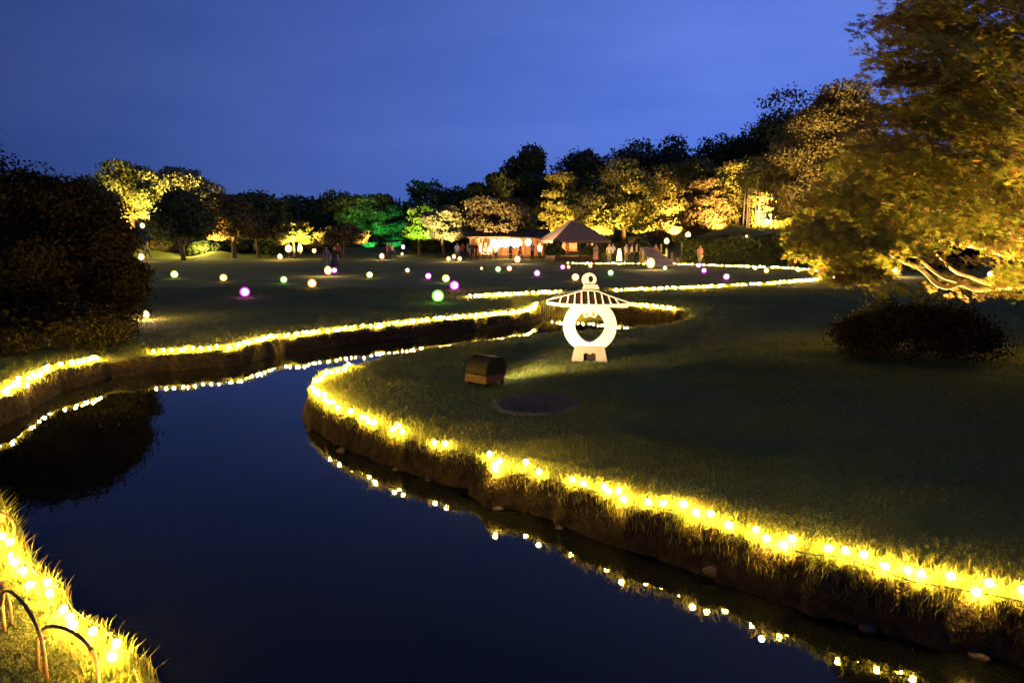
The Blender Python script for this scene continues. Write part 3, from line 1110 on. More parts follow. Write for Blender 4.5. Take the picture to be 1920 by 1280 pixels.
# tall cone lantern by the upper string
x, y = P(1161, 487, 0.5)
t = thing('cone_lantern', 'tall glowing yellow cone lantern standing behind the upper far string', 'lantern', (x, y, gz(x, y)))
G().lathe([(0.26, 0.06), (0.24, 0.3), (0.17, 0.9), (0.10, 1.2)], 14).build('paper_shade', M_LAMPY, t, True)
G().lathe([(0.28, 0.0), (0.28, 0.06)], 14).build('base', M_TIMBER, t)
G().lathe([(0.11, 1.2), (0.10, 1.24)], 14).build('cap', M_TIMBER, t)


# ------------------------------------------------------------------ trees
def leaf_quads(pos, nrm, size, r):
    n = len(pos)
    a = r.normal(size=(n, 3))
    t = np.cross(nrm, a); t /= np.linalg.norm(t, axis=1, keepdims=True) + 1e-9
    b = np.cross(nrm, t)
    s = size * r.uniform(0.6, 1.35, (n, 1))
    asp = r.uniform(0.45, 0.8, (n, 1))
    v = np.stack([pos - t * s, pos + b * s * asp, pos + t * s, pos - b * s * asp], 1).reshape(-1, 3)
    f = np.arange(4 * n).reshape(-1, 4)
    return v, f


def unit(n, r):
    d = r.normal(size=(n, 3))
    return d / np.linalg.norm(d, axis=1, keepdims=True)


def clumps_for(rx, ry, rz, n, r, low=-0.55):
    d = unit(n * 3, r)
    d = d[d[:, 2] > low][:n]
    k = r.uniform(0.62, 0.98, (len(d), 1))
    c = d * k * np.array([rx, ry, rz])
    return c


def tree(name, label, u, vtop, hw, dist, vbot, kind, nclump=36, nleaf=3600, leaf=0.30, cat='tree', group=None, cs=0.36, trunk_r=None, seed=None, deep=0.85, base_u=None, flat=None):
    """crown from photo row vtop to vbot, half width hw pixels, at world depth dist"""
    r = np.random.RandomState(seed if seed is not None else int(u * 7 + dist) % 99991)
    if dist > 66 and vbot < 482 and 'tree' in name:
        vbot = min(482, vbot + 34)
    if dist > 30:
        nleaf = int(nleaf * 3.6); leaf = leaf * 0.66
    xt, _, zt = Pd(u, vtop, dist)
    _, _, zb = Pd(u, vbot, dist)
    half = hw * dist / F
    bx = xt if base_u is None else Pd(base_u, vtop, dist)[0]
    g0 = gz(bx, dist)
    root = thing(name, label, cat, (bx, dist, g0), 0, group)
    zc = (zt + zb) / 2 - g0
    rz = max((zt - zb) / 2, 0.3)
    cr_ = cs * (half + rz) / 2
    ox = xt - bx
    C = clumps_for(max(half - cr_ * 0.75, 0.2), max(half * deep - cr_ * 0.75, 0.2), max(rz - cr_ * 0.7, 0.15), nclump, r)
    C = C + np.array([ox, 0, zc])
    if flat is None:
        flat = 0.42 if kind in ('yellow', 'pale', 'brown', 'green') else 0.75
    rad = cr_ * r.uniform(0.45, 1.35, len(C))
    which = r.choice(len(C), nleaf, p=rad ** 2 / (rad ** 2).sum())
    d = unit(nleaf, r)
    d[:, 2] *= flat
    k = r.uniform(0.35, 1.0, (nleaf, 1)) ** 0.45
    k = k * r.choice([1.0, 1.0, 1.1, 1.5] if dist < 30 else [1.0, 1.0, 1.0, 1.22], (nleaf, 1))
    pos = C[which] + d * k * rad[which][:, None]
    nrm = d + r.normal(0, 0.55, (nleaf, 3)); nrm /= np.linalg.norm(nrm, axis=1, keepdims=True)
    v, f = leaf_quads(pos, nrm, leaf, r)
    link('crown', npmesh('crown', v, f, LEAF[kind]), root)
    # trunk with limbs
    tr = trunk_r or max(0.12, 0.035 * (zt - g0))
    g = G()
    h = max(zc, 0.6)
    b1 = (ox * 0.3 + r.normal(0, 0.1), r.normal(0, 0.1), h * 0.5)
    g.tube([(0, 0, -0.15), (0.02, 0, 0.15), b1, (ox, 0, h)], [tr * 1.35, tr, tr * 0.75, tr * 0.45], 8)
    for c in C[:: max(1, len(C) // 9)]:
        st = np.array([b1[0], b1[1], b1[2]]) * (1 - 0.35) + np.array([ox, 0, h]) * 0.35
        mid = (st * 0.5 + c * 0.5) + np.array([0, 0, 0.12 * rz])
        g.tube([st, mid, c], [tr * 0.45, tr * 0.28, tr * 0.10], 5)
    g.build('trunk', M_BARK, root, True)
    return root


# far dark ridge
FARG = 'dark trees on the far wooded ridge'
tree('ridge_tree', 'dark low tree on the far skyline, leftmost one right of the lit left trees', 470, 352, 92, 120, 480, 'dark', 30, 2200, 0.5, group=FARG)
tree('ridge_tree', 'dark low tree on the far skyline above the low brightly lit tree', 562, 350, 84, 122, 480, 'dark', 30, 2200, 0.5, group=FARG)
tree('ridge_tree', 'dark low tree on the far skyline above the round lit bush', 640, 360, 74, 118, 480, 'dark', 30, 2000, 0.5, group=FARG)
tree('green_lit_tree', 'dark tree with its flank lit green, left of the skyline gap', 692, 350, 68, 106, 475, 'green', 34, 3000, 0.42, group=FARG)
tree('green_lit_tree', 'low tree lit emerald green beside the dark bank', 735, 372, 42, 100, 470, 'green', 30, 2400, 0.36, group=FARG)
tree('ridge_tree', 'dark rounded tree rising right behind the yellow green lit tree', 805, 328, 78, 108, 475, 'dark', 34, 3000, 0.42, group=FARG)
tree('ridge_tree', 'dark tree between the rounded skyline tree and the tall pine', 880, 345, 72, 108, 470, 'dark', 30, 2400, 0.42, group=FARG)
tree('green_lit_tree', 'small bright green tree beside the pale lit tree', 785, 372, 34, 86, 470, 'yellow', 24, 1800, 0.30)
tree('pale_tree', 'pale cream lit tree in front of the brown domed tree', 832, 372, 46, 83, 462, 'pale', 30, 2600, 0.26)
tree('tall_pine', 'tall dark spreading pine standing above the lit hall', 985, 266, 66, 104, 440, 'dark', 26, 3200, 0.36, cs=0.30)
tree('tall_pine', 'shorter dark green tree leaning out left of the tall pine', 925, 300, 52, 102, 450, 'green', 22, 2200, 0.36, cs=0.3)
tree('domed_tree', 'broad brown domed tree standing over the lit hall', 928, 350, 74, 84, 462, 'brown', 44, 4200, 0.26)
tree('ridge_tree', 'dark tree on the skyline right of the tall pine', 1085, 280, 74, 106, 450, 'dark', 34, 3000, 0.40, group=FARG)
tree('ridge_tree', 'dark skyline tree above the large golden tree', 1195, 250, 80, 114, 450, 'dark', 34, 3000, 0.42, group=FARG)
tree('ridge_tree', 'narrow dark skyline tree, tallest above the golden trees', 1265, 240, 40, 116, 450, 'dark', 24, 1800, 0.42, group=FARG)
tree('ridge_tree', 'dark skyline tree left of the two on the right hand slope', 1342, 252, 66, 114, 440, 'dark', 30, 2600, 0.42, group=FARG)
tree('ridge_tree', 'dark skyline tree in the middle of the right hand slope', 1400, 212, 74, 112, 430, 'dark', 34, 3000, 0.42, group=FARG)
tree('ridge_tree', 'dark skyline tree highest on the right hand slope', 1462, 164, 74, 108, 420, 'dark', 34, 3000, 0.40, group=FARG)
# undergrowth that closes the gaps under the far crowns
UG = 'dark shrubs under the far trees'
for u_, vt_, hw_, d_, k_, lab_ in (
        (205, 452, 40, 88, 'dark', 'dark shrub behind the lit grass mound at the far left'),
        (300, 440, 46, 86, 'brown', 'dark shrub under the feathery lit left tree'),
        (382, 448, 40, 84, 'dark', 'dark shrub under the lit opening of the left trees'),
        (450, 435, 44, 88, 'brown', 'dark shrub left of the low brightly lit tree'),
        (505, 440, 36, 86, 'dark', 'dark shrub behind the lantern left of the tall white one'),
        (600, 438, 40, 90, 'brown', 'dark shrub right of the low brightly lit tree'),
        (760, 432, 52, 98, 'dark', 'broad dark shrub behind the bluish white post lantern'),
        (815, 432, 44, 90, 'dark', 'dark shrub under the pale lit tree'),
        (872, 418, 42, 92, 'brown', 'brown shrub at the left end of the lit hall'),
        (1015, 408, 38, 92, 'dark', 'dark shrub between the hall roof and the thatched roof'),
        (1215, 425, 48, 84, 'brown', 'brown shrub left of the head of the stone steps'),
        (1262, 400, 46, 92, 'brown', 'brown shrub behind the head of the stone steps'),
        (1340, 405, 50, 84, 'brown', 'brown shrub on the slope left of the bamboo grove'),
        (1490, 425, 60, 72, 'brown', 'brown shrub right of the bamboo grove'),
        (1600, 440, 70, 52, 'dark', 'dark shrub behind the tip of the maple branches'),
        (1750, 450, 110, 40, 'neardark', 'dark shrub mass behind the bright lantern under the maple')):
    tree('undergrowth_shrub', lab_, u_, vt_, hw_, d_, 488 if d_ > 55 else 515, k_, 30, 1700, 0.26, cat='shrub', group=UG, trunk_r=0.06)


# clipped hedges closing the lawn, and dark undergrowth on the slope
def hedge(label, u0, u1, vtop, dist, kind, leaf=0.24, n=5200, deep=2.2):
    r = np.random.RandomState(int(u0 + dist))
    x0, _, zt = Pd(u0, vtop, dist); x1 = Pd(u1, vtop, dist)[0]
    cx = (x0 + x1) / 2
    zb = min(gz(x0, dist), gz(x1, dist), gz(cx, dist))
    root = thing('hedge', label, 'hedge', (cx, dist, zb))
    h = zt - zb
    x = r.uniform(x0, x1, n) - cx
    top = h * (0.86 + 0.14 * vnoise(x, 0 * x, 0.8, int(u0)))
    side = r.rand(n) < 0.55
    z = np.where(side, r.uniform(0, 1, n) * top, top * r.uniform(0.9, 1.05, n))
    y = np.where(side, -deep / 2 + r.normal(0, 0.2, n) + 0.3 * z / h, r.uniform(-deep / 2, deep / 2, n))
    nr = np.where(side[:, None], np.array([[0, -1, 0.2]]), np.array([[0, 0, 1.0]])) + r.normal(0, 0.5, (n, 3))
    nr /= np.linalg.norm(nr, axis=1, keepdims=True)
    v, f = leaf_quads(np.stack([x, y, z], 1), nr, leaf, r)
    link('leaves', npmesh('leaves', v, f, LEAF[kind]), root)
    G().box((0, 0.1, h * 0.40), (x1 - x0 - 0.4, deep - 0.5, h * 0.8)).build('twig_mass', M_BARK, root)
    return root


hedge('dark hedge under the lit left trees, behind the far left lantern', 120, 520, 458, 92, 'dark')
hedge('dark hedge behind the round lit bush and the low lit tree', 500, 800, 455, 96, 'dark')
hedge('dark hedge left of the lit hall behind the row of three lanterns', 770, 905, 440, 93, 'dark', n=3200)
hedge('dark hedge between the hall and the stone steps', 1000, 1235, 440, 96, 'dark')
hedge('dark hedge along the slope right of the stone steps', 1278, 1650, 441, 67, 'dark', 0.17, n=16000)
# lit trees
tree('golden_tree', 'narrow orange lit tree left of the large golden one', 1048, 315, 36, 90, 470, 'yellow', 30, 2800, 0.26)
tree('golden_tree', 'largest and brightest golden tree, behind the thatched pavilion', 1170, 288, 78, 90, 478, 'yellow', 64, 6500, 0.26, cs=0.30)
tree('golden_tree', 'dim golden tree right of the largest one, above the head of the steps', 1248, 318, 50, 95, 470, 'yellow', 44, 3600, 0.26, cs=0.3)
tree('golden_tree', 'dim golden tree right of the bamboo grove, beside the near maple', 1452, 300, 50, 84, 470, 'yellow', 44, 3600, 0.25, cs=0.3)
tree('golden_tree', 'lower golden tree spreading left behind the thatched roof', 1112, 345, 48, 87, 474, 'yellow', 34, 3200, 0.25)
tree('autumn_tree', 'dim orange brown tree right of the largest golden tree', 1295, 270, 70, 94, 455, 'yellow', 50, 4600, 0.28, cs=0.3)
tree('golden_tree', 'bright golden tree standing above the bamboo grove', 1388, 282, 58, 88, 425, 'yellow', 40, 4200, 0.26)
tree('autumn_tree', 'dim brown tree between the steps and the bamboo grove', 1325, 320, 46, 86, 440, 'brown', 32, 2800, 0.26)
tree('autumn_tree', 'brown tree with ragged top left of the near maple', 1568, 122, 92, 42, 520, 'brown', 110, 24000, 0.115, cs=0.26)
tree('autumn_tree', 'brown green tree in front of the slope, left of the ragged brown one', 1500, 222, 66, 60, 480, 'brown', 64, 10000, 0.15, cs=0.27)
# left group
tree('pale_tree', 'pale green lit rounded tree, leftmost of the lit left trees', 237, 285, 68, 84, 430, 'yellow', 44, 4800, 0.26)
tree('pale_tree', 'pale green lit tree with a broad feathery top on the left', 342, 296, 74, 88, 430, 'pale', 48, 5000, 0.26)
tree('dark_tree', 'dark rounded tree standing before the feathery lit tree', 335, 345, 62, 74, 470, 'dark', 40, 3600, 0.26)
tree('dark_tree', 'dark tree with a lit opening under its crown, right of the left group', 432, 345, 54, 80, 455, 'brown', 36, 3400, 0.26)
tree('dark_tree', 'dark drooping tree at the right end of the left group', 480, 378, 46, 82, 470, 'brown', 30, 2600, 0.26)
tree('low_tree', 'low tree lit bright yellow from below on the left lawn edge', 548, 402, 44, 80, 458, 'yellow', 30, 2600, 0.22)
tree('round_bush', 'large round bush with its right edge lit orange', 642, 410, 50, 82, 480, 'brown', 44, 3600, 0.22, deep=1.0)
tree('dark_tree', 'dark tree behind the near dark tree on the left', 150, 320, 66, 62, 480, 'dark', 36, 4200, 0.22)
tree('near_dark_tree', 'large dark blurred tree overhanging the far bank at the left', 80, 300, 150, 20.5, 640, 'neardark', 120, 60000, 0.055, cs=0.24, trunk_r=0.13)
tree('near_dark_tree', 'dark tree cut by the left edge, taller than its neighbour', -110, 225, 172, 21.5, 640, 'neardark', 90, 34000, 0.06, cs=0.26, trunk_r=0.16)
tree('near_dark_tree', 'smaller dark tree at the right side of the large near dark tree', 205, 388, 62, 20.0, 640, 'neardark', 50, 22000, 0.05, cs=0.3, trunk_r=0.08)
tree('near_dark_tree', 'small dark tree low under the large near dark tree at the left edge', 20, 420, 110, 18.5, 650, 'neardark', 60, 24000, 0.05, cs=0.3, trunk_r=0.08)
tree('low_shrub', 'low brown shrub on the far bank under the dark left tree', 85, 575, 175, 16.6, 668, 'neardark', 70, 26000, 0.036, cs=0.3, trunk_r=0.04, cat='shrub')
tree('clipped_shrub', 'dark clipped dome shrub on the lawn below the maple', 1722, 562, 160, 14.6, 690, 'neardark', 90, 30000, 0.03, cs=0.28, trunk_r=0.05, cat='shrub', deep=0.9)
tree('round_shrub', 'dark round shrub in front of the thatched pavilion', 1042, 452, 22, 72, 486, 'dark', 20, 1400, 0.16, cat='shrub')
tree('round_shrub', 'dark round shrub under the right eave of the thatched pavilion', 1110, 455, 24, 72, 488, 'green', 20, 1400, 0.16, cat='shrub')
tree('round_shrub', 'dark round shrub left of the lit stone steps', 1200, 445, 22, 72, 488, 'dark', 20, 1400, 0.16, cat='shrub')


# ------------------------------------------------------------------ near maple on the right
def maple():
    r = np.random.RandomState(21)
    bx, by = 12.0, 16.0
    z0 = gz(bx, by)
    root = thing('maple_tree', 'large near maple with turning leaves and low pale branches at the right edge', 'tree', (bx, by, z0))
    # leaf pads fill a wide layered crown; outline given in photo rows, each pad at its own depth
    rows = [(-60, 1640), (0, 1632), (60, 1645), (110, 1632), (150, 1668), (200, 1640), (260, 1600), (310, 1560), (370, 1520), (420, 1500), (455, 1478), (490, 1530), (520, 1590)]
    rv = [a for a, _ in rows]; ru = [b for _, b in rows]
    pads = []
    tries = 0
    while len(pads) < 500 and tries < 60000:
        tries += 1
        d = r.uniform(12.2, 19.0)
        v = r.uniform(-90, 528); u = r.uniform(1450, 2150)
        left = np.interp(v, rv, ru) + r.uniform(0, 14) + 26
        if u < left or (u > 1990 and r.rand() < 0.6):
            continue
        X, Y, Zp = Pd(u, v, d)
        if Zp < z0 + 1.0 + 0.4 * r.rand():
            continue
        if v > 455 and 1640 < u < 1905 and r.rand() < 0.93:
            continue
        pads.append((X - bx, Y - by, Zp - z0))
    pads = np.array(pads)
    per = 175
    n = len(pads) * per
    which = np.repeat(np.arange(len(pads)), per)
    rr = np.sqrt(r.uniform(0, 1, n)) * r.uniform(0.38, 0.95, len(pads))[which]
    a = r.uniform(0, 2 * PI, n)
    tilt = (r.normal(0, 0.20, (len(pads), 2)) + np.array([0, 0.30]))[which]
    lx, ly = rr * np.cos(a), rr * np.sin(a)
    pos = pads[which] + np.stack([lx, ly, r.normal(0, 0.05, n) + tilt[:, 0] * lx + tilt[:, 1] * ly - 0.35 * rr ** 2], 1)
    # maple leaf: five pointed lobes, each a kite from the leaf base
    q, lob = [(0.0, -0.12)], []
    for k in range(5):
        c = PI / 2 + (k - 2) * 0.80
        L = (0.70, 0.95, 1.12, 0.95, 0.70)[k]
        q += [(0.45 * L * math.cos(c - 0.30), 0.45 * L * math.sin(c - 0.30)), (L * math.cos(c), L * math.sin(c)), (0.45 * L * math.cos(c + 0.30), 0.45 * L * math.sin(c + 0.30))]
        lob.append((0, 1 + 3 * k, 2 + 3 * k, 3 + 3 * k))
    sh = np.array(q); lob = np.array(lob); m = len(sh)
    nr = np.stack([r.normal(0, 0.30, n) - tilt[:, 0], r.normal(-0.45, 0.30, n) - tilt[:, 1], np.ones(n)], 1)
    nr /= np.linalg.norm(nr, axis=1, keepdims=True)
    t = np.cross(nr, r.normal(size=(n, 3))); t /= np.linalg.norm(t, axis=1, keepdims=True)
    b = np.cross(nr, t)
    s = 0.098 * r.uniform(0.7, 1.3, n)[:, None, None]
    V = pos[:, None, :] + s * (sh[None, :, 0:1] * t[:, None, :] + sh[None, :, 1:2] * b[:, None, :])
    red = (r.rand(len(pads)) < 0.18)[which]
    for sel, key in ((~red, 'maple'), (red, 'mapled')):
        Vs = V[sel]
        f = (np.arange(len(Vs))[:, None, None] * m + lob[None]).reshape(-1, 4)
        link('crown', npmesh('crown', Vs.reshape(-1, 3), f, LEAF[key]), root)
    # trunk and limbs
    g = G()
    g.tube([(0, 0, -0.2), (0, 0, 0.3), (-0.15, 0.1, 1.4), (-0.1, 0.1, 3.2), (0.1, 0, 5.5), (0, 0, 7.5)], [0.36, 0.27, 0.22, 0.17, 0.10, 0.04], 12)
    g.build('trunk', M_MBARK, root, True)

    def limb(pts, rad):
        q = [(X - bx, Y - by, Zp - z0) for X, Y, Zp in pts]
        G().tube(spline3(q), np.interp(np.linspace(0, 1, len(spline3(q))), np.linspace(0, 1, len(rad)), rad), 8).build('branch', M_MBARK, root, True)

    def spline3(pts):
        P3 = [np.array(p, float) for p in pts]
        pp = [2 * P3[0] - P3[1]] + P3 + [2 * P3[-1] - P3[-2]]
        res = []
        for i in range(1, len(pp) - 2):
            A, B, Cc, D = pp[i - 1:i + 3]
            for k in range(5):
                t_ = k / 5
                res.append(0.5 * (2 * B + (Cc - A) * t_ + (2 * A - 5 * B + 4 * Cc - D) * t_ * t_ + (3 * B - A - 3 * Cc + D) * t_ ** 3))
        res.append(P3[-1])
        return res
    D = 15.2
    tb = (bx - 0.12, by, z0 + 1.0)
    limb([tb, Pd(1950, 538, 15.6), Pd(1875, 540, 15.4), Pd(1830, 543, D), Pd(1803, 533, D), Pd(1775, 539, D), Pd(1753, 530, D), Pd(1735, 512, D), Pd(1718, 500, D), Pd(1692, 491, D), Pd(1655, 470, 14.8)],
         [0.09, 0.06, 0.05, 0.045, 0.045, 0.045, 0.045, 0.04, 0.035, 0.025, 0.012])
    limb([Pd(1806, 534, D), Pd(1790, 526, 15.3), Pd(1768, 519, 15.3), Pd(1746, 505, 15.3), Pd(1715, 480, 15.3), Pd(1660, 455, 15.3)], [0.042, 0.038, 0.035, 0.03, 0.022, 0.01])
    limb([Pd(1905, 540, 15.8), Pd(1860, 535, 15.9), Pd(1822, 520, 15.9), Pd(1788, 507, 15.9), Pd(1750, 470, 15.7)], [0.04, 0.036, 0.036, 0.034, 0.012])
    for (u, v, d) in ((1600, 300, 15), (1700, 200, 16.5), (1760, 80, 16), (1650, 380, 14), (1850, 150, 14.5), (1900, 300, 17), (1560, 440, 15.5), (1880, 40, 16.5)):
        e = Pd(u, v, d)
        st = (bx - 0.1, by + 0.05, z0 + 0.45 * (e[2] - z0) + 0.6)
        mid = tuple((st[i] * 0.5 + e[i] * 0.5) + (0.25 if i == 2 else 0) for i in range(3))
        limb([st, mid, e], [0.09, 0.05, 0.012])


maple()

# ------------------------------------------------------------------ bamboo grove on the slope
BG = 'pale bamboo culms on the right hand slope'
for i, (u, vb, dd) in enumerate(((1393, 424, 80), (1400, 424, 80.5), (1404, 424, 81), (1415, 425, 80), (1421, 425, 81), (1425, 425, 80.5), (1430, 425, 80), (1436, 425, 80.3), (1455, 411, 82), (1446, 412, 82))):
    x, y, _ = Pd(u, vb, dd)
    z = gz(x, y)
    t = thing('bamboo', ORD[i] + ' pale lit bamboo culm of the grove on the dark slope, counted from the left', 'bamboo', (x, y, z), 0, BG)
    hgt = rnd.uniform(5.5, 7.5)
    lean = rnd.uniform(-0.25, 0.25)
    G().tube([(0, 0, -0.1), (lean * 0.3, 0, hgt * 0.5), (lean, 0, hgt)], [0.075, 0.06, 0.02], 7).build('culm', M_CULM, t, True)
    r = np.random.RandomState(100 + i)
    pos = np.stack([lean + r.normal(0, 0.5, 260), r.normal(0, 0.5, 260), hgt * r.uniform(0.6, 1.08, 260)], 1)
    v, f = leaf_quads(pos, unit(260, r), 0.16, r)
    link('leaves', npmesh('leaves', v, f, LEAF['yellow']), t)


# ------------------------------------------------------------------ hall, pavilion, steps
def hall():
    d = 80.0
    xl, _, _ = Pd(880, 480, d); xr, _, _ = Pd(1022, 480, d)
    cx = (xl + xr) / 2; wd = xr - xl
    z = gz(cx, d)
    root = thing('open_hall', 'long low open fronted timber hall glowing orange inside with a dark roof', 'hall', (cx, d, z))
    G().box((0, 2.0, 0.12), (wd, 4.4, 0.24)).build('floor', M_TIMBER, root)
    n = 12
    for i in range(n):
        pw = wd / n
        G().box((-wd / 2 + pw * (i + 0.5), 3.9, 1.2), (pw - 0.05, 0.08, 1.9)).build('wall_panel', M_PANEL, root)
    for i in range(7):
        G().box((-wd / 2 + 0.12 + (wd - 0.24) * i / 6, 0.1, 1.2), (0.14, 0.14, 1.95)).build('post', M_TIMBER, root)
    G().box((0, 0.1, 2.22), (wd + 0.3, 0.16, 0.14)).build('beam', M_TIMBER, root)
    for s_ in (-1, 1):
        G().box((s_ * (wd / 2 - 0.04), 2.0, 1.2), (0.08, 3.6, 1.9)).build('end_wall', M_PANEL, root)
    # roof: two slopes of thick sheets with tile courses
    rid = 3.0
    for s_, y0 in ((1, -0.8), (-1, 4.8)):
        for k in range(6):
            t0, t1 = k / 6, (k + 1) / 6
            ya, yb = y0 + (2.0 - y0) * t0, y0 + (2.0 - y0) * t1
            za, zb = 2.25 + (rid - 2.25) * t0, 2.25 + (rid - 2.25) * t1
            hw = wd / 2 + 0.6
            G().add([(-hw, ya, za), (hw, ya, za), (hw, yb, zb), (-hw, yb, zb), (-hw, ya, za + 0.10), (hw, ya, za + 0.10), (hw, yb, zb + 0.06), (-hw, yb, zb + 0.06)],
                    [(0, 1, 2, 3), (7, 6, 5, 4), (0, 4, 5, 1), (3, 2, 6, 7), (0, 3, 7, 4), (1, 5, 6, 2)]).build('roof_course', M_TILE, root)
    G().box((0, 2.0, rid + 0.1), (wd + 1.0, 0.4, 0.2)).build('ridge', M_TILE, root)
    # hanging lanterns
    for i, u in enumerate((926, 936, 946, 955, 964, 972, 990)):
        x, _, zz = Pd(u, 456, d)
        t = thing('hanging_lantern', ('round glowing lantern hanging under the hall eave, ' + ('first', 'second', 'third', 'fourth', 'fifth', 'sixth', 'seventh')[i] + ' of the row from the left'), 'lantern', (x, d - 0.35, z + 2.12), 0, 'lanterns hanging under the hall eave')
        s_ = 1.0 if i < 6 else 0.8
        G().lathe([(0.1, -0.86 * s_), (0.28 * s_, -0.74 * s_), (0.38 * s_, -0.46 * s_), (0.28 * s_, -0.18 * s_), (0.1, -0.06)], 12).build('paper_shade', M_HALL, t, True)
        G().tube([(0, 0, -0.06), (0, 0, 0.12)], 0.02, 6).build('cord', M_CABLE, t)
    point((cx - 1.5, d + 1.6, z + 1.9), 60, (1.0, 0.50, 0.18), 0.2)
    point((cx + 1.8, d + 1.6, z + 1.9), 160, (1.0, 0.55, 0.2), 0.2)
    point((cx - 0.2, d - 1.5, z + 1.9), 220, (1.0, 0.55, 0.2), 0.2)
    # low tables in front
    for i, (u, lab) in enumerate(((905, 'low pale table at the left of the hall front'), (945, 'low pale table in the middle of the hall front'), (985, 'low pale table at the right of the hall front'))):
        x, y = Pd(u, 484, d - 2.2)[:2]
        t = thing('low_table', lab, 'table', (x, y, gz(x, y)), 0, 'low tables in front of the hall')
        G().box((0, 0, 0.58), (1.5, 0.6, 0.05)).build('top', M_PANEL, t)
        for sx in (-0.68, 0.68):
            for sy in (-0.24, 0.24):
                G().box((sx, sy, 0.28), (0.06, 0.06, 0.56)).build('leg', M_TIMBER, t)


hall()


def pavilion():
    d = 76.0
    ax, _, az = Pd(1076, 414, d)
    z = gz(ax, d)
    root = thing('thatched_pavilion', 'thatched square pavilion with a pyramid roof, its left slope lit', 'pavilion', (ax, d, z), R(12))
    ev = Pd(1076, 453, d)[2] - z
    ap = az - z
    hw = 2.95
    prof = [(1.0, ev - 0.12), (1.02, ev + 0.12), (0.62, ev + 0.12 + (ap - ev) * 0.42), (0.16, ap - 0.12), (0.14, ap - 0.06)]
    vs, fs = [], []
    for s_, zz in prof:
        for a, b in ((-1, -1), (1, -1), (1, 1), (-1, 1)):
            vs.append((a * hw * s_, b * hw * s_, zz))
    for i in range(len(prof) - 1):
        for k in range(4):
            k2 = (k + 1) % 4
            fs.append((i * 4 + k, i * 4 + k2, (i + 1) * 4 + k2, (i + 1) * 4 + k))
    fs += [(3, 2, 1, 0), tuple(len(prof) * 4 - 4 + k for k in range(4))]
    G().add(vs, fs).build('roof', M_THATCH, root)
    G().box((0, 0, ap - 0.02), (1.1, 0.5, 0.16)).build('ridge_cap', M_TILE, root, bevel=0.02)
    for sx in (-1, 0, 1):
        for sy in (-1, 0, 1):
            if sx == 0 and sy == 0:
                continue
            G().box((sx * 2.2, sy * 2.2, ev / 2), (0.16, 0.16, ev)).build('post', M_TIMBER, root)
    G().box((0, 0, 0.2), (4.7, 4.7, 0.4)).build('floor', M_TIMBER, root)
    for sx in (-1, 1):
        G().box((sx * 2.2, 0, 0.85), (0.06, 4.2, 0.08)).build('railing', M_TIMBER, root)
    G().box((0, 2.2, 0.85), (4.2, 0.06, 0.08)).build('railing', M_TIMBER, root)
    G().box((0.0, 1.9, 1.45), (1.9, 0.08, 1.2)).build('screen', M_PANEL, root)
    point((ax, d + 0.4, z + ev - 0.35), 70, (1.0, 0.35, 0.12), 0.1)
    spot((ax - 6.5, d - 6.5, z + 0.6), (ax - 1.3, d, z + ev + 0.7), 22000, 34, (1.0, 0.6, 0.32))


pavilion()


def steps():
    x, y = P(1248, 499, 0.4)
    z = gz(x, y)
    root = thing('stone_steps', 'pale stone steps climbing the slope, lit by lanterns', 'steps', (x, y, z), R(0))
    for k in range(8):
        hgt = 0.17 * (k + 1)
        G().box((0.02 * k, 0.6 + 1.15 * k, hgt / 2 - 0.1), (1.9 - 0.08 * k, 1.2, hgt + 0.2)).build('step', M_STEP, root, bevel=0.015)
    for s_ in (-1, 1):
        for k in range(4):
            st = thing('step_bollard', ('left' if s_ < 0 else 'right') + ' stone post beside the lit steps, ' + ('lowest', 'second lowest', 'second highest', 'highest')[k] + ' of that side', 'post',
                       (x + s_ * 1.1, y + 0.6 + 2.3 * k, z + 0.33 * k), 0, 'stone posts beside the steps')
            G().box((0, 0, 0.32), (0.18, 0.18, 0.64), taper=0.85).build('shaft', M_STEP, st)
            G().box((0, 0, 0.68), (0.2, 0.2, 0.07), taper=0.5).build('cap', M_STEP, st)
    return x, y, z


STX, STY, STZ = steps()
t = floor_lantern(1250, 452, 1.3, 'bright lantern at the head of the lit stone steps', dist=STY + 9.5, post=0.6)


# ------------------------------------------------------------------ people
M_SKIN = mat('skin', (0.48, 0.30, 0.20), (0.42, 0.26, 0.17), 10, 0.6)
M_HAIR = mat('black hair', (0.015, 0.012, 0.010), None, 30, 0.5)
CLOTH = {
    'white': mat('white cloth', (0.62, 0.62, 0.66), (0.5, 0.5, 0.55), 9, 0.9),
    'black': mat('black cloth', (0.02, 0.02, 0.025), None, 9, 0.9),
    'navy': mat('navy cloth', (0.03, 0.035, 0.07), None, 9, 0.9),
    'red': mat('red cloth', (0.32, 0.05, 0.05), None, 9, 0.9),
    'grey': mat('grey cloth', (0.22, 0.22, 0.24), None, 9, 0.9),
    'pink': mat('pink cloth', (0.55, 0.28, 0.32), None, 9, 0.9),
    'orange': mat('orange cloth', (0.55, 0.28, 0.12), None, 9, 0.9),
    'beige': mat('beige cloth', (0.42, 0.34, 0.25), None, 9, 0.9),
}


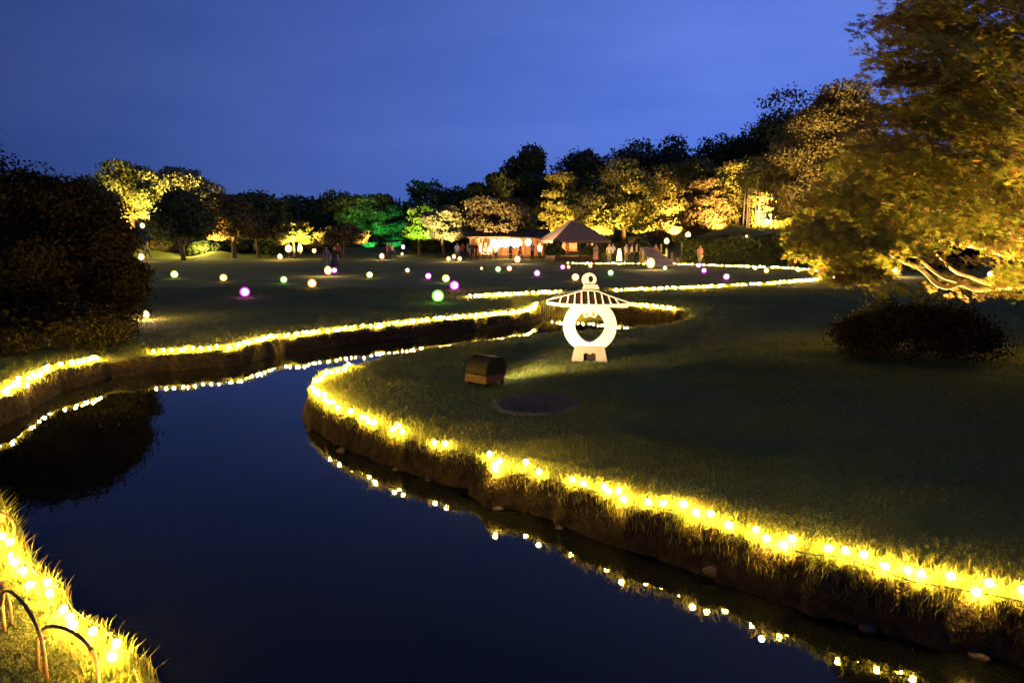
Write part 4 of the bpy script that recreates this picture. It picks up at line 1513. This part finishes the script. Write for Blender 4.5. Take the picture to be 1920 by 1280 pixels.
def body_mesh(pose):
    """joint chain grown with a skin modifier; facing -Y"""
    st = {'stand': 0.0, 'walk': 0.20, 'hold': 0.03}[pose]
    J = {
        'pelvis': (0, 0, 0.92, 0.125), 'waist': (0, 0.005, 1.06, 0.11), 'chest': (0, 0.0, 1.25, 0.13), 'neckb': (0, 0.01, 1.42, 0.07),
        'neck': (0, -0.005, 1.47, 0.05), 'head0': (0, -0.015, 1.54, 0.078), 'head1': (0, -0.01, 1.62, 0.088), 'head2': (0, 0.0, 1.69, 0.055),
        'nose': (0, -0.10, 1.58, 0.012),
    }
    E = [('pelvis', 'waist'), ('waist', 'chest'), ('chest', 'neckb'), ('neckb', 'neck'), ('neck', 'head0'), ('head0', 'head1'), ('head1', 'head2'), ('head0', 'nose')]
    for s, sg in (('l', 1), ('r', -1)):
        sw = st * sg
        J.update({
            s + 'hip': (0.085 * sg, 0, 0.86, 0.10), s + 'knee': (0.10 * sg, -0.02 - sw * 0.7, 0.48, 0.062), s + 'calf': (0.10 * sg, 0.01 - sw * 0.95, 0.32, 0.058),
            s + 'ankle': (0.10 * sg, 0.01 - sw * 1.4, 0.08, 0.036), s + 'heel': (0.105 * sg, 0.02 - sw * 1.4, 0.035, 0.035), s + 'toe': (0.12 * sg, -0.15 - sw * 1.4, 0.028, 0.028),
            s + 'sh': (0.175 * sg, 0.0, 1.385, 0.062),
        })
        if pose == 'hold':
            J.update({s + 'elbow': (0.23 * sg, 0.0, 1.11, 0.042), s + 'wrist': (0.13 * sg, -0.22, 1.20, 0.028), s + 'hand': (0.10 * sg, -0.29, 1.24, 0.026),
                      s + 'f1': (0.085 * sg, -0.33, 1.27, 0.011), s + 'f2': (0.105 * sg, -0.34, 1.27, 0.011), s + 'thumb': (0.075 * sg, -0.27, 1.28, 0.011)})
        else:
            J.update({s + 'elbow': (0.235 * sg, 0.02 + sw * 0.4, 1.10, 0.042), s + 'wrist': (0.245 * sg, -0.02 + sw * 0.8, 0.86, 0.028), s + 'hand': (0.245 * sg, -0.03 + sw * 0.85, 0.79, 0.028),
                      s + 'f1': (0.24 * sg, -0.05 + sw * 0.9, 0.71, 0.011), s + 'f2': (0.245 * sg, -0.03 + sw * 0.9, 0.705, 0.011), s + 'thumb': (0.225 * sg, -0.07 + sw * 0.85, 0.77, 0.011)})
        E += [('pelvis', s + 'hip'), (s + 'hip', s + 'knee'), (s + 'knee', s + 'calf'), (s + 'calf', s + 'ankle'), (s + 'ankle', s + 'heel'), (s + 'heel', s + 'toe'),
              ('neckb', s + 'sh'), (s + 'sh', s + 'elbow'), (s + 'elbow', s + 'wrist'), (s + 'wrist', s + 'hand'), (s + 'hand', s + 'f1'), (s + 'hand', s + 'f2'), (s + 'hand', s + 'thumb')]
    keys = list(J)
    me = bpy.data.meshes.new('body')
    me.from_pydata([J[k][:3] for k in keys], [(keys.index(a), keys.index(b)) for a, b in E], [])
    o = bpy.data.objects.new('body', me)
    COL.objects.link(o)
    md = o.modifiers.new('skin', 'SKIN')
    for i, k in enumerate(keys):
        sv = me.skin_vertices[0].data[i]
        sv.radius = (J[k][3], J[k][3] * (0.8 if k in ('chest', 'waist', 'pelvis') else 1))
        sv.use_root = (k == 'pelvis')
    md.use_smooth_shade = True
    o.modifiers.new('sub', 'SUBSURF').levels = 1
    dg = bpy.context.evaluated_depsgraph_get()
    res = bpy.data.meshes.new_from_object(o.evaluated_get(dg))
    bpy.data.objects.remove(o)
    res.name = 'body'
    res.materials.clear(); res.materials.append(M_SKIN)
    return res


def garment(body, test, off, name):
    bm = bmesh.new(); bm.from_mesh(body)
    bm.normal_update()
    kill = [f for f in bm.faces if not test(f.calc_center_median())]
    bmesh.ops.delete(bm, geom=kill, context='FACES')
    if name.startswith('trouser'):                # keep the one connected piece
        left, best = set(bm.verts), []
        while left:
            st = [left.pop()]; isl = list(st)
            while st:
                for e_ in st.pop().link_edges:
                    for q_ in e_.verts:
                        if q_ in left:
                            left.discard(q_); st.append(q_); isl.append(q_)
            best.append(isl)
        best.sort(key=len)
        bmesh.ops.delete(bm, geom=[q_ for i_ in best[:-1] for q_ in i_], context='VERTS')
    for v_ in bm.verts:
        v_.co += v_.normal * off
    me = bpy.data.meshes.new(name); bm.to_mesh(me); bm.free()
    me.polygons.foreach_set('use_smooth', np.ones(len(me.polygons), bool))
    return me


BODY = {}
for pose in ('stand', 'walk', 'hold'):
    b = body_mesh(pose)
    arm = lambda c: abs(c.x) > 0.19
    BODY[pose] = dict(
        body=b,
        shirt=garment(b, lambda c: (0.88 < c.z < 1.45 and abs(c.x) < 0.2) or (abs(c.x) >= 0.15 and c.z > 1.12 and c.z < 1.46), 0.016, 'shirt' + pose),
        trousers=[garment(b, lambda c: 0.09 < c.z < 0.99 and -0.02 <= c.x * k_ < 0.2, 0.014, 'trouser_leg' + pose + str(k_)) for k_ in (1, -1)],
        shoes=[garment(b, lambda c: c.z < 0.085 and c.x * k_ > 0, 0.008, 'shoe' + pose + str(k_)) for k_ in (1, -1)],
        hair=garment(b, lambda c: c.z > 1.50 and (c.z > 1.645 or c.y > -0.005 + (1.6 - c.z) * 0.1) and abs(c.x) < 0.12, 0.014, 'hair' + pose))
CM = {}


def coloured(me, m):
    k = (me.name, m.name)
    if k not in CM:
        c = me.copy(); c.materials.clear(); c.materials.append(m)
        CM[k] = c
    return CM[k]


def person(u, v, label, pose, shirt, low, rz, h=1.0, skirt=False, dist=None, zbase=None):
    if dist:
        x, y, _ = Pd(u, v, dist)
    else:
        x, y = P(u, v, 0.36)
    z = gz(x, y)
    t = thing('person', label, 'person', (x, y, z), rz, 'people at the far end of the lawn')
    B = BODY[pose]
    t.scale = (h, h, h)
    link('body', B['body'], t)
    link('shirt', coloured(B['shirt'], CLOTH[shirt]), t)
    link('hair', coloured(B['hair'], M_HAIR), t)
    for q in B['shoes']:
        link('shoe', coloured(q, CLOTH['black']), t)
    if skirt:
        G().lathe([(0.30, 0.28), (0.26, 0.5), (0.19, 0.85), (0.15, 1.0)], 14).build('skirt', CLOTH[low], t, True)
    else:
        for q in B['trousers']:
            link('trouser_leg', coloured(q, CLOTH[low]), t)


person(628, 507, 'person in a long dark dress standing on the lawn by the small magenta globe', 'stand', 'black', 'navy', 0.4, skirt=True)
person(613, 506, 'person in grey beside the one in the long dark dress on the lawn', 'walk', 'grey', 'grey', -0.6)
person(634, 478, 'person in red far behind the dark dressed pair', 'stand', 'red', 'black', 0.2, dist=79)
person(727, 482, 'person in red seen at the right foot of the round bush', 'hold', 'red', 'navy', 1.2, dist=79)
person(736, 482, 'person in white walking right of the one in red by the round bush', 'walk', 'white', 'black', 1.8, dist=80)
person(563, 478, 'person in dark grey between the tall white lantern and the small yellow one', 'stand', 'grey', 'black', -0.5, dist=80)
person(240, 484, 'person in black left of the far left lantern, before the lit mound', 'stand', 'black', 'black', 0.3, dist=78)
person(277, 484, 'person in beige right of the far left lantern', 'walk', 'beige', 'navy', 2.0, dist=78)
person(857, 486, 'person in white at the left end of the crowd by the hall', 'stand', 'white', 'grey', 0.4, dist=77)
person(867, 486, 'person in red, second from the left of the crowd by the hall', 'hold', 'red', 'black', 2.5, dist=76.5)
person(877, 487, 'person in grey left of the two in dark clothes by the hall', 'walk', 'grey', 'navy', 1.4, dist=76)
person(886, 487, 'person in navy just left of the hall front, tallest of the crowd', 'stand', 'navy', 'black', 0.2, 1.06, dist=76)
person(893, 487, 'person in black standing at the left corner of the hall', 'hold', 'black', 'black', -0.9, dist=76.5)
person(901, 484, 'person in pink against the glowing left wall of the hall', 'walk', 'pink', 'navy', 1.2, dist=78)
person(911, 483, 'dark person between two others against the glowing hall wall', 'stand', 'black', 'navy', 0.0, dist=78.5)
person(919, 484, 'person in red left of the hanging lanterns', 'stand', 'red', 'black', 2.2, dist=78)
person(930, 482, 'person in beige under the first hanging lantern', 'hold', 'beige', 'black', 0.5, dist=78.5)
person(957, 482, 'person in navy under the middle of the hanging lanterns', 'stand', 'navy', 'black', 2.9, dist=78.5)
person(975, 483, 'person in red under the right end of the hanging lanterns', 'walk', 'red', 'navy', 1.1, dist=78)
person(998, 484, 'person in grey near the right end of the hall', 'stand', 'grey', 'black', 0.3, dist=77)
person(1012, 487, 'person in black with a white bag colour top at the right corner of the hall', 'stand', 'black', 'black', -0.5, dist=75) if False else person(1012, 487, 'person in white at the right corner of the hall', 'stand', 'white', 'black', -0.5, dist=75)
person(1117, 489, 'person in a pale pink skirt right of the thatched pavilion', 'stand', 'beige', 'pink', 0.4, skirt=True, dist=70)
person(1142, 490, 'person in white left of the cone lantern, first of the two there', 'stand', 'white', 'grey', 0.2, dist=68)
person(1149, 490, 'person in white close to the left side of the cone lantern', 'hold', 'white', 'navy', -0.6, dist=68.5)
person(1174, 490, 'person in white close to the right side of the cone lantern', 'stand', 'white', 'grey', 0.5, dist=68)
person(1184, 490, 'person in white at the right end of the group by the cone lantern', 'walk', 'white', 'navy', 1.5, dist=68)
person(1229, 488, 'person in orange beside the lower left of the lit stone steps', 'stand', 'orange', 'beige', 0.3, dist=66)
person(1312, 496, 'person in pink behind the upper far string, above the magenta globes', 'stand', 'pink', 'grey', 0.3, dist=62)
person(1874, 519, 'person in a grey top and long orange skirt under the maple', 'hold', 'grey', 'orange', 0.4, skirt=True, dist=46)


# ------------------------------------------------------------------ light on the trees
def uplight(u, v, du, dd, power, dist, size=70, col=WARM, tv=None):
    """flood standing du photo pixels aside and dd metres nearer than the crown at (u, v)"""
    tx, ty, tz = Pd(u, v, dist)
    lx = tx + du * dist / F
    ly = dist - dd
    spot((lx, ly, gz(lx, ly) + 0.3), (tx, ty, tz), power * 4.5, size, col)


GOLD = (1.0, 0.55, 0.12)
uplight(1150, 345, -50, 7.0, 10000, 90, 60, GOLD)
uplight(1195, 360, 30, 6.5, 13000, 90, 60, GOLD)
uplight(1248, 380, 0, 7.0, 8000, 95, 70, (1.0, 0.5, 0.13))
uplight(1452, 370, -10, 6.0, 7000, 84, 75, GOLD)
uplight(1330, 380, 0, 6.0, 5000, 86, 70, (1.0, 0.5, 0.14))
uplight(1190, 400, 40, 4.0, 3500, 90, 70, GOLD)
uplight(1110, 420, 20, 4.0, 2200, 87, 70, GOLD)
uplight(1048, 390, 0, 7.0, 6500, 90, 55, (1.0, 0.55, 0.14))
uplight(1390, 340, 10, 8.0, 13000, 88, 80, GOLD)
uplight(1300, 350, 0, 9.0, 14000, 94, 80, (1.0, 0.5, 0.16))
uplight(1418, 400, 0, 3.5, 500, 80, 60, (1.0, 0.6, 0.25))
uplight(240, 370, 10, 4.0, 6500, 84, 65, GOLD)
uplight(240, 310, -10, 9.0, 6000, 84, 50, (0.95, 0.75, 0.2))
uplight(345, 310, 0, 7.0, 16000, 88, 80, (1.0, 0.75, 0.22))
uplight(412, 410, 5, 3.0, 2500, 80, 70, GOLD)
uplight(562, 430, 12, 3.0, 5000, 80, 80, (1.0, 0.72, 0.15))
uplight(690, 440, 26, 1.5, 3000, 82, 60, (1.0, 0.58, 0.16))
uplight(730, 400, 30, 9.0, 650, 101, 60, (0.08, 1.0, 0.30))
uplight(695, 400, 30, 14.0, 900, 106, 50, (0.1, 1.0, 0.3))
uplight(785, 400, 5, 6.0, 2600, 86, 50, (0.55, 1.0, 0.12))
uplight(830, 400, 5, 6.0, 3500, 83, 55, (1.0, 0.75, 0.32))
uplight(925, 390, -10, 9.0, 3500, 84, 60, (1.0, 0.62, 0.25))
uplight(1556, 265, -10, 9.0, 6000, 42, 50, (1.0, 0.6, 0.18))
uplight(1500, 320, 0, 9.0, 6000, 60, 70, (1.0, 0.62, 0.2))
# near maple, lit from below; the last three lamps are added fill
mx, my = P(1790, 575, 0.4)
spot((7.0, 16.6, gz(7.0, 16.6) + 0.2), (7.2, 15.6, 4.0), 2600, 125, (1.0, 0.64, 0.14), 0.9)
spot((9.2, 16.4, gz(9.2, 16.4) + 0.2), (9.0, 15.2, 5.0), 2800, 125, (1.0, 0.62, 0.14), 0.9)
spot((11.4, 14.6, gz(11.4, 14.6) + 0.2), (10.4, 14.4, 5.0), 2600, 125, (1.0, 0.62, 0.14), 0.9)
spot((11.5, 10.5, gz(11.5, 10.5) + 0.3), (9.0, 15.0, 5.6), 15000, 60, (1.0, 0.62, 0.17), 0.8)  # unseen front flood, added to brighten the crown
spot((11.0, 9.8, gz(11.0, 9.8) + 0.3), (7.2, 15.0, 4.3), 15000, 42, (1.0, 0.60, 0.16), 0.9)  # second unseen lamp, added to lift the left of the crown
spot((5.6, 14.8, gz(5.6, 14.8) + 0.25), (6.7, 15.6, 3.6), 1300, 75, (1.0, 0.62, 0.16), 0.9)  # uplight added to brighten the left tip of the crown
# grass mounds under the left trees
for u, v, dd, pw in ((222, 478, 83, 700), (388, 480, 83, 600)):
    x, y, z = Pd(u, v, dd)
    point((x, y - 1.6, gz(x, y) + 1.0), pw * 3, (1.0, 0.74, 0.16), 0.1)
